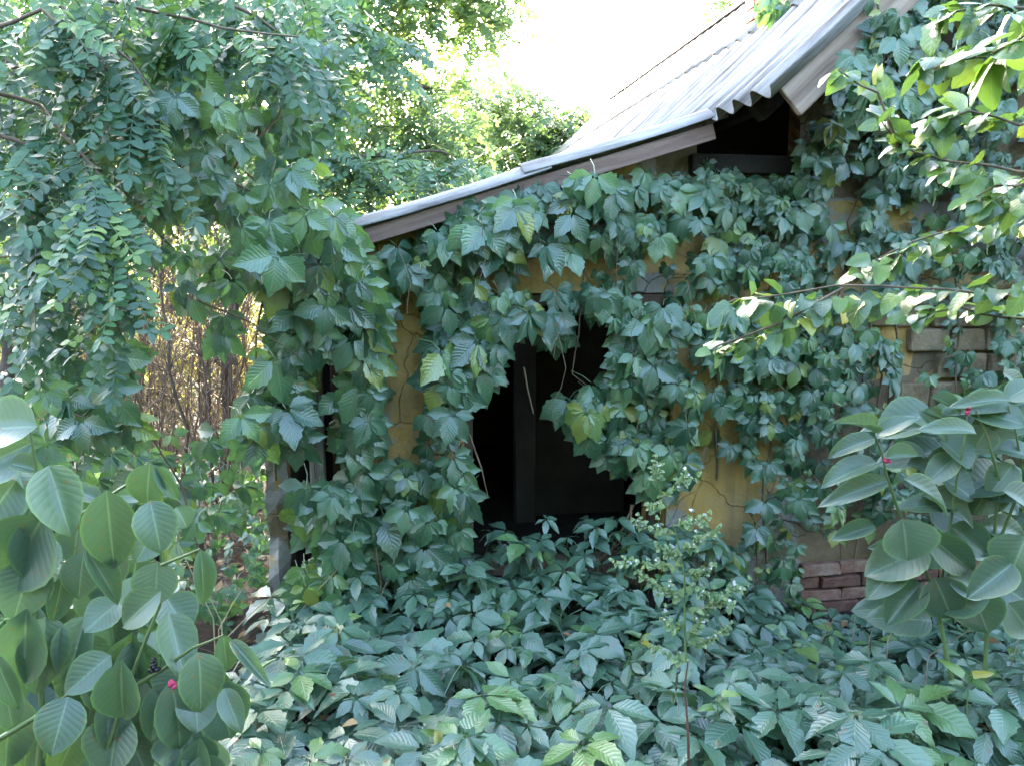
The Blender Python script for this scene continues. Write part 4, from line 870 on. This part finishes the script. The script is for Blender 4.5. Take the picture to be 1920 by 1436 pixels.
def sprig(p, q, r0, items, fl, tube, lsz):
    n_ = max(4, int((q - p).length / .016)); ax = (q - p).normalized(); sd = ax.cross(Vector((0, 1, .2))).normalized(); up_ = sd.cross(ax)
    pts = [p.lerp(q, k / n_) + Vector((0, 0, -.012 * math.sin(math.pi * k / n_))) for k in range(n_ + 1)]; tube.tube([v - inv for v in pts], [r0 * (1 - .6 * k / n_) for k in range(n_ + 1)], 4)
    for k in range(1, n_ + 1):
        f_ = k / n_; a_ = sd if k % 2 else up_
        for sg in (-1, 1):
            tip = a_ * sg + ax * U(.2, .7) + Vector((U(-.3, .3), U(-.5, .1), U(-.2, .3))); s = lsz * (1.1 - .55 * f_) * U(.7, 1.2); items.append((random.randrange(6), frame(tip, Vector((U(-.4, .4), -.5, .9)), s), pts[k] - inv))
        if f_ > .45:
            for _ in range(5): items.append((random.randrange(6), frame(Vector((U(-1, 1), U(-1, .6), U(-.4, .8))), Vector((U(-.5, .5), -.6, .8)), lsz * U(.25, .45)), pts[k] - inv))
            if rnd() < .35: fl.append((random.randrange(3), frame(Vector((U(-1, 1), U(-1, .2), U(-.1, .6))), Vector((U(-.5, .5), -.6, .6)), U(.008, .013)), pts[k] - inv))
    return pts
for (b0, b1, wgt) in brs:
    d = 2.33 + U(-.08, .04); p, q = at(*b0, 2.31), at(*b1, d); items, fl = [], []; o = MB(); pts = sprig(p, q, .0026, items, fl, o, .026)
    for _ in range(int(2 + 3 * wgt)):
        a_ = random.choice(pts[1:]); sprig(a_, a_ + ((q - p).normalized() * .6 + Vector((U(-.7, .7), U(-.7, .4), U(.1, .9)))) * U(.03, .06), .0016, items, fl, o, .022)
    br = o.build('branch', M['greenstem'], MT); joined('leaves', ML, items, M['mint'], br)
    if fl: joined('flowers', FLO, fl, M['mintflower'], br)

# ------------------------------------------------------------------ mulberry boughs reaching in from the right
random.seed(53)
MB_ = thing('mulberry_tree', 'young mulberry with glossy yellow-green leaves leaning in from the right', 'tree', (2.35, 2.2, 0))
limb_tubes(MB_, [([(2.35, 2.2, -.05), (2.3, 2.2, 1.0), (2.2, 2.2, 2.0), (2.1, 2.25, 3.1)], .03)], name='trunk')
mpaths = [([(2050, 470, 2.2), (1920, 540, 2.2), (1760, 545, 2.2), (1620, 550, 2.15), (1480, 560, 2.1), (1400, 555, 2.1), (1350, 580, 2.1)], 24, .09), ([(1560, 560, 2.12), (1480, 610, 2.1), (1400, 640, 2.1), (1335, 655, 2.1)], 11, .07), ([(2050, 330, 2.1), (1900, 330, 2.1), (1780, 310, 2.1), (1720, 280, 2.1), (1650, 225, 2.1)], 18, .09), ([(2060, 60, 1.9), (1930, 110, 1.9), (1820, 95, 1.9), (1730, 110, 1.9)], 16, .09), ([(2000, 150, 1.5), (1920, 60, 1.5), (1860, 100, 1.5)], 6, .10),
          ([(2050, 380, 2.2), (1900, 420, 2.2), (1800, 440, 2.2), (1700, 470, 2.2), (1600, 510, 2.2)], 22, .08), ([(2040, 620, 2.3), (1900, 590, 2.3), (1800, 570, 2.3), (1700, 590, 2.3)], 16, .07), ([(2040, 200, 2.1), (1900, 230, 2.1), (1800, 200, 2.1), (1740, 230, 2.1)], 16, .09), ([(1700, 290, 2.1), (1640, 150, 2.1), (1570, 130, 2.1)], 7, .075), ([(2000, 20, 2.0), (1850, 10, 2.0), (1750, 30, 2.0)], 12, .09), ([(2050, 300, 2.0), (1900, 370, 2.0), (1830, 370, 2.0)], 12, .085)]
limbs = []; recs = []
for path, n, s0 in mpaths:
    n = int(n * 2.2); s0 *= .8
    P3 = [at(*q) for q in path]; limbs.append((P3, .0042))
    for k in range(n):
        f_ = (k + rnd()) / n * (len(P3) - 1); i = min(int(f_), len(P3) - 2); p = P3[i].lerp(P3[i + 1], f_ - i); ax = (P3[i + 1] - P3[i]).normalized()
        s = s0 * U(.55, 1.15); tip = ax * .6 + Vector((U(-.6, .6), U(-.9, .5), U(-.9, .35))); nrm = Vector((U(-.6, .6), U(-.8, .3), 1)) + Vector((U(-.5, .5), U(-.4, .4), U(-.9, .1))) * .8
        recs.append((s, frame(tip, nrm, s), p + tip.normalized() * s * .25))
leaves_on(MB_, recs, ME_MUL, MUL, M['mulberry'])
limb_tubes(MB_, limbs, 'twig')

# ------------------------------------------------------------------ small things
random.seed(61)
SL = ['dry stalk leaning right at the left end of the brick plinth', 'pale dry stalk slanting up under the lowest pokeweed leaves', 'long fallen dry stalk lying over the creeper by the pokeweed', 'short upright dry straw before the brick plinth', 'dry straw leaning right before the middle of the brick plinth', 'dry stalk at the right edge above the ground creeper',
      'dry stalk before the left foot of the ochre pier', 'dry stalk right of its twin before the ochre pier', 'dry stalk slanting towards the brown planks', 'long bare stalk leaning left beside the left pokeweed', 'short bare stalk leaning left beside a longer one', 'bare stalk leaning right below the wall stub', 'low bare stalk reaching right towards the wall stub']
for i, (px0, py0, px1, py1, d) in enumerate([(1536, 1210, 1570, 1150, 3.5), (1665, 1195, 1718, 1136, 3.4), (1740, 1230, 1880, 1150, 3.0), (1600, 1180, 1606, 1145, 3.6), (1630, 1195, 1648, 1158, 3.5), (1896, 1245, 1918, 1180, 2.9), (640, 1180, 690, 1080, 3.4), (690, 1190, 725, 1090, 3.4), (560, 1150, 640, 1060, 3.4), (400, 1160, 300, 950, 3.0), (415, 1165, 380, 1100, 3.0), (410, 1180, 470, 1080, 3.1), (420, 1200, 530, 1100, 3.1)]):
    p, q = at(px0, py0, d), at(px1, py1, d - .03); g0 = p.copy(); g0.z = ground_z(p.x, p.y) - .01
    o = thing('dry_stalk', SL[i], 'stalk', g0, 'dry stalks in the creeper'); b = MB(); b.tube([Vector((0, 0, 0)), p - g0, (p.lerp(q, .5) - g0) + Vector((0, 0, .01)), q - g0], [.003, .0028, .002, .001], 4); b.build('stem', M['straw'], o)
for (px, py, d, w, h, rz, lab) in [(1075, 1140, 3.55, .10, .05, .4, 'reddish brick fragment lying before the doorway'), (1095, 1150, 3.5, .05, .03, 1.2, 'pale chip of brick beside the larger fragment'), (1200, 1120, 3.6, .12, .05, .2, 'flat lump of fallen mud plaster by the threshold')]:
    p = at(px, py, d); b = MB(); b.box((-w / 2, -w * .3, -h / 2), (w / 2, w * .3, h / 2), h * .2); o = b.build('rubble', M['brick'] if 'brick' in lab else M['adobe'], None, False, Matrix.Translation(Vector((p.x, p.y, ground_z(p.x, p.y) + h * .3))) @ Matrix.Rotation(rz, 4, 'Z')); o['label'] = lab; o['category'] = 'rubble'; bevel(o, .006)
for (px, py, d, sc_, lab) in [(825, 1350, 2.35, .085, 'upright fresh green seedling among the creeper near the bottom edge'), (1205, 1190, 2.9, .06, 'small bright seedling left of the mint stalk'), (1815, 1265, 2.55, .09, 'dark green three-leaved seedling at the lower right'), (1345, 1300, 2.45, .075, 'narrow-leaved green seedling just right of the mint stalk'), (545, 1130, 3.3, .06, 'yellow-green seedling at the foot of the porch')]:
    p = at(px, py, d); g0 = Vector((p.x, p.y, ground_z(p.x, p.y) - .01)); o = thing('seedling', lab, 'seedling', g0)
    b = MB(); b.tube([Vector((0, 0, 0)), (p - g0) * .5 + Vector((.01, 0, 0)), p - g0], [.004, .003, .002], 5); b.build('stem', M['greenstem'], o)
    for k in range(5):
        an = k * 2.4 + U(-.3, .3); tip = Vector((math.cos(an), math.sin(an) - .2, U(-.2, .7))); put('leaf', random.choice(ME_MUL), o, m4(frame(tip, Vector((-tip.x * .4, -.5, 1)), sc_ * U(.7, 1.1), .62), p - g0 + tip * .012 + Vector((0, 0, -.012 * k))))
for k in range(7):
    x, y = U(-.7, 1.9), U(2.25, 3.4); z = ground_z(x, y) + U(.22, .34); o = put('fallen_leaf', ME_DRY, None, m4(frame(Vector((U(-1, 1), U(-1, 1), U(-.2, .2))), Vector((U(-.5, .5), -.4, 1)), U(.04, .07), U(1, 1.6)), Vector((x, y, z))))
    o['label'] = 'dry curled leaf caught on top of the ground creeper'; o['category'] = 'leaf'; o['group'] = 'dry leaves on the ground creeper'
print('objects', len(bpy.data.objects), 'tris', sum(len(m_.polygons) * 2 for m_ in bpy.data.meshes))
